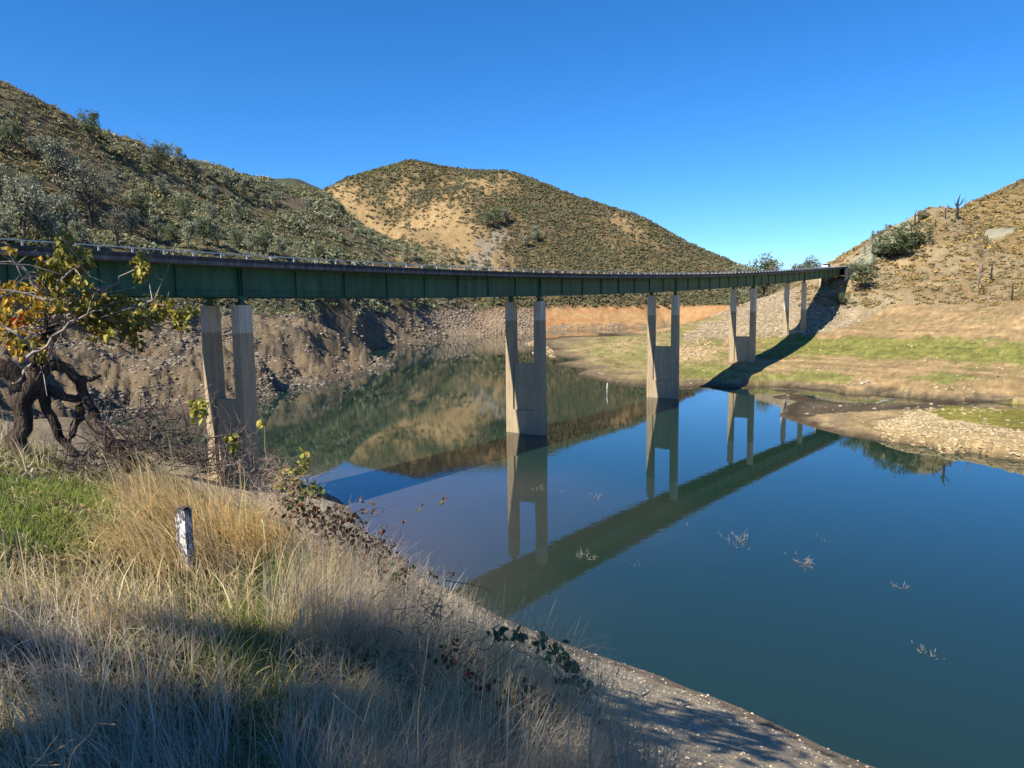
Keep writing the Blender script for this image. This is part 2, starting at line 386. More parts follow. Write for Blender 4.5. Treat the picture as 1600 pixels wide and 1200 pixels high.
def hit(x, y, rmin=1.3):
    """where the sight line through pixel (x, y) meets the land or the lake"""
    x = np.atleast_1d(np.asarray(x, float)); y = np.atleast_1d(np.asarray(y, float))
    d = ray(x, y); hd = np.hypot(d[:, 0], d[:, 1])
    rr = np.exp(lr_g); res = np.full((len(x), 3), np.nan)
    for k in range(len(x)):
        X = d[k, 0] / hd[k] * rr; Y = d[k, 1] / hd[k] * rr
        g = np.maximum(ground(X, Y), 0.0); zz = H + d[k, 2] / hd[k] * rr
        m = (g >= zz) & (rr > rmin)
        if m.any():
            j = int(np.argmax(m)); res[k] = (X[j], Y[j], g[j])
            if j > 0:
                t = (zz[j - 1] - g[j - 1]) / max(1e-6, (zz[j - 1] - g[j - 1]) - (zz[j] - g[j]))
                r0 = rr[j - 1] + t * (rr[j] - rr[j - 1]); X0 = d[k, 0] / hd[k] * r0; Y0 = d[k, 1] / hd[k] * r0
                res[k] = (X0, Y0, max(0.0, float(ground(X0, Y0))))
    return res

def inpoly(px, py, poly):
    poly = np.asarray(poly, float); c = np.zeros(np.shape(px), bool); j = len(poly) - 1
    for i in range(len(poly)):
        xi, yi = poly[i]; xj, yj = poly[j]
        with np.errstate(divide='ignore', invalid='ignore'):
            c ^= ((yi > py) != (yj > py)) & (px < (xj - xi) * (py - yi) / (yj - yi + 1e-12) + xi)
        j = i
    return c

# ---- which ground is what (colours of the ground itself)
def mixc(c, m, col): return c * (1 - m[..., None]) + np.array(col) * m[..., None]
wob = fbm(AZ / .022 + 50, LR / .022 + 50, 61, 4)          # breaks up every border
C = np.empty(TX.shape + (3,)); C[:] = (.20, .155, .10)
wz = TZ + wob * 2.0
R_left = (AZ < -.05) & (TY < 600)
midz = TY > 400
# hills
soil = fbm(TX / 25, TY / 25, 71, 4)
C = mixc(C, sstep(-.25, .35, soil) * hill, (.155, .125, .065))
C = mixc(C, sstep(.1, .45, fbm(TX / 11, TY / 11, 73, 4)) * hill, (.23, .185, .11))
dry = np.zeros(TX.shape)
C = mixc(C, (TY > 1100) * 1.0, (.085, .10, .075))
wo2 = fbm(AZ / .007 + 11, LR / .02 + 7, 67, 4)
BX = TPX + wob * 24 + wo2 * 22; BY = TPY + wob * 14 + wo2 * 14
mtn = (TY > 470) & (TZ > 15) & (TY < 1000)
GOLD = [[(495, 300), (520, 292), (560, 283), (578, 318), (600, 350), (640, 372), (700, 372), (720, 385), (765, 405), (790, 440), (640, 440), (600, 395), (560, 350)],
        [(690, 290), (720, 293), (770, 277), (800, 273), (808, 285), (780, 302), (745, 303), (705, 300)],
        [(600, 325), (610, 300), (640, 275), (652, 277), (640, 300), (625, 330)],
        [(600, 372), (640, 345), (680, 322), (725, 314), (735, 340), (745, 365), (775, 390), (770, 440), (610, 440)],
        [(955, 335), (985, 343), (1015, 372), (990, 372)], [(720, 440), (800, 440), (800, 400), (770, 380), (740, 380)]]
for ox, oy in ((0, 0), (13, 5), (-13, -5), (6, -11), (-7, 11)):
    dd = np.zeros(TX.shape)
    for g in GOLD: dd = np.maximum(dd, inpoly(BX + ox, BY + oy, g) * mtn * 1.0)
    dry += dd / 5
C = mixc(C, dry, (.43, .32, .18))
C = mixc(C, dry * sstep(.0, .4, fbm(TX / 6, TY / 6, 75, 3)), (.40, .28, .16))
scree = inpoly(BX, BY, [(770, 352), (790, 356), (785, 385), (762, 420), (735, 425), (745, 395)]) & mtn
C = mixc(C, scree * 1.0, (.33, .29, .25))
knob = (AZ > .38) & (TZ > 14) & (TR > 150)
C = mixc(C, knob * 1.0, (.30, .245, .17))
C = mixc(C, knob * sstep(-.05, .35, fbm(TX / 8, TY / 8, 77, 4)), (.27, .20, .12))
C = mixc(C, knob * sstep(.1, .5, fbm(TX / 13, TY / 13, 79, 3)), (.43, .335, .225))
rhill = knob & (TY > 330) & (BX > 1500)
C = mixc(C, rhill * .9, (.24, .18, .095))
cut = inpoly(TPX + wob * 10, TPY + wob * 8, [(1308, 424), (1340, 396), (1375, 368), (1410, 344), (1445, 326), (1428, 352), (1405, 380), (1390, 400), (1372, 410), (1352, 424), (1335, 428)]) & (TR > 240)
C = mixc(C, cut * 1.0, (.30, .31, .255))
cut2 = inpoly(TPX + wob * 10, TPY + wob * 6, [(1535, 360), (1585, 352), (1570, 372), (1540, 375)]) & (TR > 240)
C = mixc(C, cut2 * 1.0, (.33, .32, .28))
# bare draw-down band
fb = bare * farb
C = mixc(C, fb, (.31, .235, .155))
C = mixc(C, fb * R_left * sstep(-.3, .3, fbm(TX / 6, TY / 10, 81, 4)), (.235, .185, .135))
C = mixc(C, fb * R_left * sstep(.1, .5, fbm(TX / 14, TY / 14, 83, 3)), (.38, .29, .19))
org = fb * (TY > 480) * (TPX > 760) * (TPX < 1190) * sstep(.2, 1.5, TZ)
C = mixc(C, org, (.50, .33, .18))
C = mixc(C, org * sstep(-.2, .35, fbm(TX / 60, TZ / 2.2, 85, 4)) * .75, (.50, .25, .125))
C = mixc(C, org * sstep(.05, .4, fbm(TX / 30, TZ / 1.2, 87, 4)) * .8, (.52, .37, .21))
C = mixc(C, org * sstep(4.2, 2.0, wz) * sstep(-.3, .2, fbm(TX / 5, TY / 5, 89, 3)), (.27, .215, .165))
far_rock = fb * (TY > 420) * (TPX > 640) * (TPX < 830)
C = mixc(C, far_rock, (.31, .245, .18))
# the flat: bands of new grass, ochre earth, dark mud at the edge
flat = fb * (AZ > .02) * (TY < 470)
C = mixc(C, flat, (.345, .26, .155))
C = mixc(C, flat * sstep(-.1, .4, fbm(TX / 12, TY / 7, 91, 4)), (.40, .285, .175))
gr = flat * sstep(.3, .8, 1.1 * np.exp(-((wz - 6.8) / 1.9) ** 2) + .5 * fbm(TX / 20, TY / 9, 93, 4) + .15)
C = mixc(C, gr * sstep(1130, 1250, TPX) * .9, (.215, .235, .07))
pen = flat * (TPX < 1130) * (TY < 420)
C = mixc(C, pen * sstep(.4, 1.4, wz), (.305, .262, .140))
C = mixc(C, pen * .55 * sstep(.05, .4, fbm(TX / 16, TY / 22, 95, 4)) * sstep(1.0, 2, wz), (.21, .22, .08))
C = mixc(C, pen * sstep(.12, .4, fbm(TX / 9, TY / 16, 97, 4)) * sstep(.7, 1.5, wz), (.42, .33, .2))
for g in ([(1180, 585), (1270, 578), (1340, 585), (1320, 598), (1180, 598)], [(1060, 580), (1130, 570), (1190, 580), (1120, 592), (1060, 590)], [(1410, 588), (1470, 582), (1540, 592), (1470, 600)], [(1110, 555), (1190, 548), (1230, 556), (1150, 562)]):
    C = mixc(C, inpoly(BX, TPY + wob * 8, g) * flat * .8, (.21, .235, .075))
C = mixc(C, flat * sstep(1.3, .6, TZ + wob * .7), (.19, .155, .115))
mudb = inpoly(TPX + wob * 16, TPY + wob * 4, [(1200, 616), (1260, 614), (1400, 621), (1620, 626), (1500, 636), (1400, 640), (1310, 644), (1250, 652), (1222, 648), (1230, 636), (1205, 624)]) & (TY < 150)
C = mixc(C, flat * mudb * 1.0, (.115, .095, .078))
C = mixc(C, flat * sstep(.40, .14, TZ + wob * .2), (.085, .068, .052))
spit = ((fb * (AZ > .25) * (TY < 126)) > .3) & ~mudb
C = mixc(C, spit * 1.0, (.40, .31, .19))
C = mixc(C, spit * sstep(.62, .38, TZ + wob * .35), (.30, .235, .16))
C = mixc(C, spit * sstep(.42, .2, TZ + wob * .25), (.115, .09, .07))
sgr = inpoly(TPX + wob * 12, TPY + wob * 6, [(1440, 641), (1520, 630), (1800, 622), (1800, 672), (1600, 671), (1540, 664), (1480, 655)]) & (TY < 140) & (TY > 60)
C = mixc(C, sgr * 1.0, (.235, .225, .06))
# rip-rap
RIP = [(1055, 531), (1100, 507), (1144, 484), (1187, 466), (1225, 452), (1290, 452), (1300, 462), (1345, 456), (1400, 462), (1395, 480), (1350, 500), (1290, 522), (1235, 526)]
rip = inpoly(TPX + wob * 16, TPY + wob * 9, RIP) & (TR > 190) & (TR < 340)
C = mixc(C, rip * 1.0, (.335, .285, .215))
# near bank
nb = 1 - farb
C = mixc(C, nb, (.25, .20, .135))
C = mixc(C, nb * sstep(13.8, 15, TZ) , (.115, .095, .05))
C = mixc(C, nb * sstep(12, 6, TZ), (.47, .39, .27))
C = mixc(C, nb * sstep(1.1, .25, TZ + wob * .8), (.21, .165, .12))
# left shore mud
C = mixc(C, farb * (AZ < -.05) * sstep(.9, .2, TZ + wob * .8) * bare, (.16, .13, .10))
C *= (1 + flat * .55 * fbm(TZ * 5, AZ * 14 + 3, 121, 3) * sstep(60, 90, TR))[..., None]
C *= (1 + (.10 + .25 * flat) * fbm(AZ / .0028 + 90, LR / .0075 + 20, 123, 2))[..., None]
C *= (1 + .25 * fbm(AZ / .006 + 200, LR / .006 + 200, 99, 3))[..., None]
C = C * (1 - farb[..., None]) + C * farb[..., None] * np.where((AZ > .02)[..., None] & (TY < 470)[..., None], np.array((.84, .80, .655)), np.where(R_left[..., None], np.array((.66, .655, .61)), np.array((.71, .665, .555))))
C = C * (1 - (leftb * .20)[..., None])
C = np.clip(C, .01, .9)

def mat_ground():
    m, nt, b = new_mat('ground')
    at = nd(nt, 'ShaderNodeVertexColor'); at.layer_name = 'tint'
    tc = nd(nt, 'ShaderNodeTexCoord'); geo = nd(nt, 'ShaderNodeNewGeometry')
    cam = nd(nt, 'ShaderNodeVectorMath', operation='LENGTH'); nt.links.new(geo.outputs['Position'], cam.inputs[0])
    fac = []
    for sc, det in ((.35, 10), (3.5, 8), (26, 6)):
        nz = nd(nt, 'ShaderNodeTexNoise'); nz.inputs['Scale'].default_value = sc; nz.inputs['Detail'].default_value = det
        nz.inputs['Roughness'].default_value = .7
        nt.links.new(geo.outputs['Position'], nz.inputs['Vector']); fac.append(nz.outputs['Fac'])
    ad = nd(nt, 'ShaderNodeMath', operation='ADD'); nt.links.new(fac[0], ad.inputs[0]); nt.links.new(fac[1], ad.inputs[1])
    a2 = nd(nt, 'ShaderNodeMath', operation='ADD'); nt.links.new(ad.outputs[0], a2.inputs[0]); nt.links.new(fac[2], a2.inputs[1])
    mr = nd(nt, 'ShaderNodeMapRange'); mr.inputs['From Min'].default_value = .9; mr.inputs['From Max'].default_value = 2.1
    mr.inputs['To Min'].default_value = .35; mr.inputs['To Max'].default_value = 1.65
    nt.links.new(a2.outputs[0], mr.inputs[0])
    mx = nd(nt, 'ShaderNodeVectorMath', operation='SCALE')
    nt.links.new(at.outputs['Color'], mx.inputs[0]); nt.links.new(mr.outputs[0], mx.inputs['Scale'])
    nt.links.new(mx.outputs[0], b.inputs['Base Color'])
    b.inputs['Roughness'].default_value = .95; b.inputs['Specular IOR Level'].default_value = .1
    vo = nd(nt, 'ShaderNodeTexVoronoi'); vo.inputs['Scale'].default_value = 1.1
    nt.links.new(geo.outputs['Position'], vo.inputs['Vector'])
    b1 = nd(nt, 'ShaderNodeBump'); b1.inputs['Distance'].default_value = 1.1; b1.inputs['Strength'].default_value = .9
    nt.links.new(fac[0], b1.inputs['Height'])
    b2 = nd(nt, 'ShaderNodeBump'); b2.inputs['Distance'].default_value = .10; b2.inputs['Strength'].default_value = .8
    nt.links.new(fac[1], b2.inputs['Height']); nt.links.new(b1.outputs[0], b2.inputs['Normal'])
    b3 = nd(nt, 'ShaderNodeBump'); b3.inputs['Distance'].default_value = .006; b3.inputs['Strength'].default_value = .8
    nt.links.new(fac[2], b3.inputs['Height']); nt.links.new(b2.outputs[0], b3.inputs['Normal'])
    nt.links.new(b3.outputs[0], b.inputs['Normal'])
    return m
M_GROUND = mat_ground()

def build_terrain():
    na, nr = TX.shape
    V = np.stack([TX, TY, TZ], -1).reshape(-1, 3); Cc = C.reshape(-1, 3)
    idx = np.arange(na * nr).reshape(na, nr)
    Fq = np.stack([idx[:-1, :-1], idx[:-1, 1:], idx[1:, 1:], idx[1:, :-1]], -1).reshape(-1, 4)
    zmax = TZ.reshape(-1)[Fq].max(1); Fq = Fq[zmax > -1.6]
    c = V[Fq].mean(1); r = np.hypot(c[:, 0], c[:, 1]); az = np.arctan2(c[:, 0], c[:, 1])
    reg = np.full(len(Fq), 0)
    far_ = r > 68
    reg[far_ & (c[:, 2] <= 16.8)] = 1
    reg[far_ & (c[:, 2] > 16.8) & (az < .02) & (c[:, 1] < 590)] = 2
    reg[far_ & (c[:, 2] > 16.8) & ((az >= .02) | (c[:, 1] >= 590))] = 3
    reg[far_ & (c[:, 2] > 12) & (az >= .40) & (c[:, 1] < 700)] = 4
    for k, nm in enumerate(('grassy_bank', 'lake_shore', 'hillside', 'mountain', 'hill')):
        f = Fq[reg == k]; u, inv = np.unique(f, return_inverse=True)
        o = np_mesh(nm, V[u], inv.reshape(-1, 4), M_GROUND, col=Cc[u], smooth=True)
        tag(o, kind='structure')
build_terrain()

def mat_water():
    m, nt, b = new_mat('lake_water')
    b.inputs['Roughness'].default_value = .0; b.inputs['IOR'].default_value = 1.58
    b.inputs['Specular IOR Level'].default_value = .5
    geo = nd(nt, 'ShaderNodeNewGeometry')
    # silt stirred up along the near cove fades into the green of the deep water
    sb = nd(nt, 'ShaderNodeVectorMath', operation='SUBTRACT'); sb.inputs[1].default_value = (-16, 59, 0)
    nt.links.new(geo.outputs['Position'], sb.inputs[0])
    ln = nd(nt, 'ShaderNodeVectorMath', operation='LENGTH'); nt.links.new(sb.outputs[0], ln.inputs[0])
    n0 = nd(nt, 'ShaderNodeTexNoise'); n0.inputs['Scale'].default_value = .03; n0.inputs['Detail'].default_value = 3
    nt.links.new(geo.outputs['Position'], n0.inputs['Vector'])
    ma = nd(nt, 'ShaderNodeMath', operation='MULTIPLY_ADD'); ma.inputs[1].default_value = 40
    nt.links.new(n0.outputs['Fac'], ma.inputs[0]); nt.links.new(ln.outputs['Value'], ma.inputs[2])
    rp = nd(nt, 'ShaderNodeMapRange', interpolation_type='SMOOTHSTEP'); rp.inputs['From Min'].default_value = 25; rp.inputs['From Max'].default_value = 54
    nt.links.new(ma.outputs[0], rp.inputs[0])
    mx = nd(nt, 'ShaderNodeMix', data_type='RGBA')
    mx.inputs['A'].default_value = (.060, .054, .046, 1); mx.inputs['B'].default_value = (.011, .028, .020, 1)
    nt.links.new(rp.outputs[0], mx.inputs['Factor']); nt.links.new(mx.outputs['Result'], b.inputs['Base Color'])
    nz = nd(nt, 'ShaderNodeTexNoise'); nz.inputs['Scale'].default_value = 1.3; nz.inputs['Detail'].default_value = 3
    nt.links.new(geo.outputs['Position'], nz.inputs['Vector'])
    n5 = nd(nt, 'ShaderNodeTexNoise'); n5.inputs['Scale'].default_value = .022; n5.inputs['Detail'].default_value = 4
    nt.links.new(geo.outputs['Position'], n5.inputs['Vector'])
    r5 = nd(nt, 'ShaderNodeMapRange'); r5.inputs['From Min'].default_value = .42; r5.inputs['From Max'].default_value = .66; r5.inputs['To Min'].default_value = .003; r5.inputs['To Max'].default_value = .013
    nt.links.new(n5.outputs['Fac'], r5.inputs[0])
    bp = nd(nt, 'ShaderNodeBump'); nt.links.new(r5.outputs[0], bp.inputs['Distance'])
    bp.inputs['Distance'].default_value = .0055; bp.inputs['Strength'].default_value = .5
    nt.links.new(nz.outputs['Fac'], bp.inputs['Height']); nt.links.new(bp.outputs[0], b.inputs['Normal'])
    return m
wm = np_mesh('lake_water', [(-900, -400, 0), (1500, -400, 0), (1500, 2600, 0), (-900, 2600, 0)], np.array([[0, 1, 2, 3]]), mat_water())
tag(wm, kind='structure')
# ================================================================== BRIDGE
def mat_steel():
    m, nt, b = new_mat('green_steel')
    geo = nd(nt, 'ShaderNodeNewGeometry')
    mp = nd(nt, 'ShaderNodeMapping'); mp.inputs['Scale'].default_value = (.9, .9, .22)
    nt.links.new(geo.outputs['Position'], mp.inputs[0])
    nz = nd(nt, 'ShaderNodeTexNoise'); nz.inputs['Scale'].default_value = 1.3; nz.inputs['Detail'].default_value = 8
    nt.links.new(mp.outputs[0], nz.inputs['Vector'])
    rp = nd(nt, 'ShaderNodeValToRGB')
    rp.color_ramp.elements[0].position = .3; rp.color_ramp.elements[0].color = (.010, .066, .040, 1)
    rp.color_ramp.elements[1].position = .72; rp.color_ramp.elements[1].color = (.036, .145, .082, 1)
    nt.links.new(nz.outputs['Fac'], rp.inputs[0])
    m2 = nd(nt, 'ShaderNodeMapping'); m2.inputs['Scale'].default_value = (2.6, 2.6, .16); nt.links.new(geo.outputs['Position'], m2.inputs[0])
    n2 = nd(nt, 'ShaderNodeTexNoise'); n2.inputs['Scale'].default_value = 1.0; n2.inputs['Detail'].default_value = 9; n2.inputs['Roughness'].default_value = .7
    nt.links.new(m2.outputs[0], n2.inputs['Vector'])
    r2 = nd(nt, 'ShaderNodeMapRange'); r2.inputs['From Min'].default_value = .57; r2.inputs['From Max'].default_value = .75; r2.inputs['To Max'].default_value = .75
    nt.links.new(n2.outputs['Fac'], r2.inputs[0])
    mx = nd(nt, 'ShaderNodeMix', data_type='RGBA'); mx.inputs['B'].default_value = (.075, .052, .03, 1)
    nt.links.new(r2.outputs[0], mx.inputs['Factor']); nt.links.new(rp.outputs[0], mx.inputs['A']); nt.links.new(mx.outputs['Result'], b.inputs['Base Color'])
    b.inputs['Roughness'].default_value = .55; b.inputs['Specular IOR Level'].default_value = .35
    return m
M_STEEL = mat_steel()

def mat_concrete(name, dark, light, stain=None, streak=.5):
    """board-marked concrete; below the old high-water mark the lake has stained it darker"""
    m, nt, b = new_mat(name)
    geo = nd(nt, 'ShaderNodeNewGeometry')
    mp = nd(nt, 'ShaderNodeMapping'); mp.inputs['Scale'].default_value = (1.6, 1.6, .25)
    nt.links.new(geo.outputs['Position'], mp.inputs[0])
    nz = nd(nt, 'ShaderNodeTexNoise'); nz.inputs['Scale'].default_value = 1.6; nz.inputs['Detail'].default_value = 9; nz.inputs['Roughness'].default_value = .65
    nt.links.new(mp.outputs[0], nz.inputs['Vector'])
    rp = nd(nt, 'ShaderNodeValToRGB'); rp.color_ramp.elements[0].position = .28; rp.color_ramp.elements[1].position = .7
    rp.color_ramp.elements[0].color = (*dark, 1); rp.color_ramp.elements[1].color = (*light, 1)
    nt.links.new(nz.outputs['Fac'], rp.inputs[0]); col = rp.outputs[0]
    if stain:
        n2 = nd(nt, 'ShaderNodeTexNoise'); n2.inputs['Scale'].default_value = .8
        nt.links.new(geo.outputs['Position'], n2.inputs['Vector'])
        sp = nd(nt, 'ShaderNodeSeparateXYZ'); nt.links.new(geo.outputs['Position'], sp.inputs[0])
        ad = nd(nt, 'ShaderNodeMath', operation='MULTIPLY_ADD'); ad.inputs[1].default_value = .25
        nt.links.new(n2.outputs['Fac'], ad.inputs[0]); nt.links.new(sp.outputs[2], ad.inputs[2])
        mr = nd(nt, 'ShaderNodeMapRange'); mr.inputs['From Min'].default_value = stain - .05; mr.inputs['From Max'].default_value = stain + .15
        nt.links.new(ad.outputs[0], mr.inputs[0])
        mx = nd(nt, 'ShaderNodeMix', data_type='RGBA', blend_type='MULTIPLY')
        mx.inputs['Factor'].default_value = 1.0
        r2 = nd(nt, 'ShaderNodeValToRGB'); r2.color_ramp.elements[0].color = (.66, .59, .49, 1); r2.color_ramp.elements[1].color = (1, 1, 1, 1)
        nt.links.new(mr.outputs[0], r2.inputs[0]); nt.links.new(col, mx.inputs['A']); nt.links.new(r2.outputs[0], mx.inputs['B'])
        col = mx.outputs['Result']
    # pour joints every 1.3 m and dark runs down the faces
    sq = nd(nt, 'ShaderNodeSeparateXYZ'); nt.links.new(geo.outputs['Position'], sq.inputs[0])
    dv = nd(nt, 'ShaderNodeMath', operation='DIVIDE'); dv.inputs[1].default_value = 1.3; nt.links.new(sq.outputs[2], dv.inputs[0])
    fr = nd(nt, 'ShaderNodeMath', operation='FRACT'); nt.links.new(dv.outputs[0], fr.inputs[0])
    lt = nd(nt, 'ShaderNodeMath', operation='LESS_THAN'); lt.inputs[1].default_value = .035; nt.links.new(fr.outputs[0], lt.inputs[0])
    m3 = nd(nt, 'ShaderNodeMapping'); m3.inputs['Scale'].default_value = (3.2, 3.2, .11); nt.links.new(geo.outputs['Position'], m3.inputs[0])
    n4 = nd(nt, 'ShaderNodeTexNoise'); n4.inputs['Scale'].default_value = 1; n4.inputs['Detail'].default_value = 8; nt.links.new(m3.outputs[0], n4.inputs['Vector'])
    r4 = nd(nt, 'ShaderNodeMapRange'); r4.inputs['From Min'].default_value = .5; r4.inputs['From Max'].default_value = .72; r4.inputs['To Max'].default_value = .32
    nt.links.new(n4.outputs['Fac'], r4.inputs[0])
    ml_ = nd(nt, 'ShaderNodeMath', operation='MULTIPLY_ADD'); ml_.inputs[1].default_value = .11; nt.links.new(lt.outputs[0], ml_.inputs[0]); nt.links.new(r4.outputs[0], ml_.inputs[2])
    iv = nd(nt, 'ShaderNodeMath', operation='SUBTRACT'); iv.inputs[0].default_value = 1.0; iv.use_clamp = True; nt.links.new(ml_.outputs[0], iv.inputs[1])
    sc_ = nd(nt, 'ShaderNodeVectorMath', operation='SCALE'); nt.links.new(col, sc_.inputs[0]); nt.links.new(iv.outputs[0], sc_.inputs['Scale']); col = sc_.outputs[0]
    nt.links.new(col, b.inputs['Base Color']); b.inputs['Roughness'].default_value = .9; b.inputs['Specular IOR Level'].default_value = .2
    n3 = nd(nt, 'ShaderNodeTexNoise'); n3.inputs['Scale'].default_value = 14; n3.inputs['Detail'].default_value = 6
    nt.links.new(geo.outputs['Position'], n3.inputs['Vector'])
    bp = nd(nt, 'ShaderNodeBump'); bp.inputs['Distance'].default_value = .02
    nt.links.new(n3.outputs['Fac'], bp.inputs['Height']); nt.links.new(bp.outputs[0], b.inputs['Normal'])
    return m
M_PIER = mat_concrete('pier_concrete', (.45, .40, .31), (.66, .59, .46), stain=16.15)
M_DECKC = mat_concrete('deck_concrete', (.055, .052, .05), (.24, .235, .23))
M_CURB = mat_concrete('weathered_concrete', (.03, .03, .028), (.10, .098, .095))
M_PATCH = mat_concrete('fresh_concrete', (.45, .45, .44), (.56, .56, .54))
M_ASPH = mat_noise('asphalt', (.04, .04, .042), (.065, .065, .065), 3, .9, .004, 60)
M_RAIL = mat_noise('galvanised_steel', (.55, .55, .53), (.68, .68, .66), 4, .5, 0, metallic=.2)

g0 = P(376, 461.6, 62.0); g5 = P(1312.6, 431, 62.0 * 3.98)
SPAN = (g5 - g0)[:2] / 5; LS = np.hypot(*SPAN); AX = SPAN / LS; TX_ = np.array([AX[1], -AX[0]])   # along, and across towards the lake
_n = np.array([-.388, 0, 1, 2, 3, 4, 5.0])
_z = [P(x, y, 62 * (1 + .596 * k))[2] for k, x, y in zip(_n, (0, 376, 843, 1056, 1181, 1260, 1313), (461.5, 461.6, 462.4, 455.7, 446.7, 437.4, 431.2))]
ZC = np.polyfit(_n, _z, 3)
GS, WD, DEP = 4.9, 4.25, 2.5                 # girder spacing, half width of the deck, depth of the girders
def zb(n):                                    # underside of the girders
    n = np.asarray(n, float); n2 = np.maximum(n, -.5)
    return np.polyval(ZC, n2) + (n - n2) * 1.0 * 0
def bp(n, t, h):                              # n spans along, t across from the centre line, h above the girder underside
    p = g0[:2] + AX * LS * n + TX_ * (t - GS / 2)
    return np.array([p[0], p[1], float(zb(n)) + h])
A3 = np.array([*AX, 0]); T3 = np.array([*TX_, 0]); Z3 = np.array([0, 0, 1.0])

def sweep(mb, prof, n0, n1, dn=.0625):
    """carry a closed cross-section (t, h) along the bridge"""
    ns = np.linspace(n0, n1, max(2, int(round((n1 - n0) / dn)) + 1)); k = len(prof)
    v = [bp(n, t, h) for n in ns for t, h in prof]
    f = [(i * k + j, i * k + (j + 1) % k, (i + 1) * k + (j + 1) % k, (i + 1) * k + j) for i in range(len(ns) - 1) for j in range(k)]
    f += [tuple(range(k))[::-1], tuple((len(ns) - 1) * k + j for j in range(k))]
    mb.add(v, f)
def rect(t0, t1, h0, h1): return [(t0, h0), (t1, h0), (t1, h1), (t0, h1)]

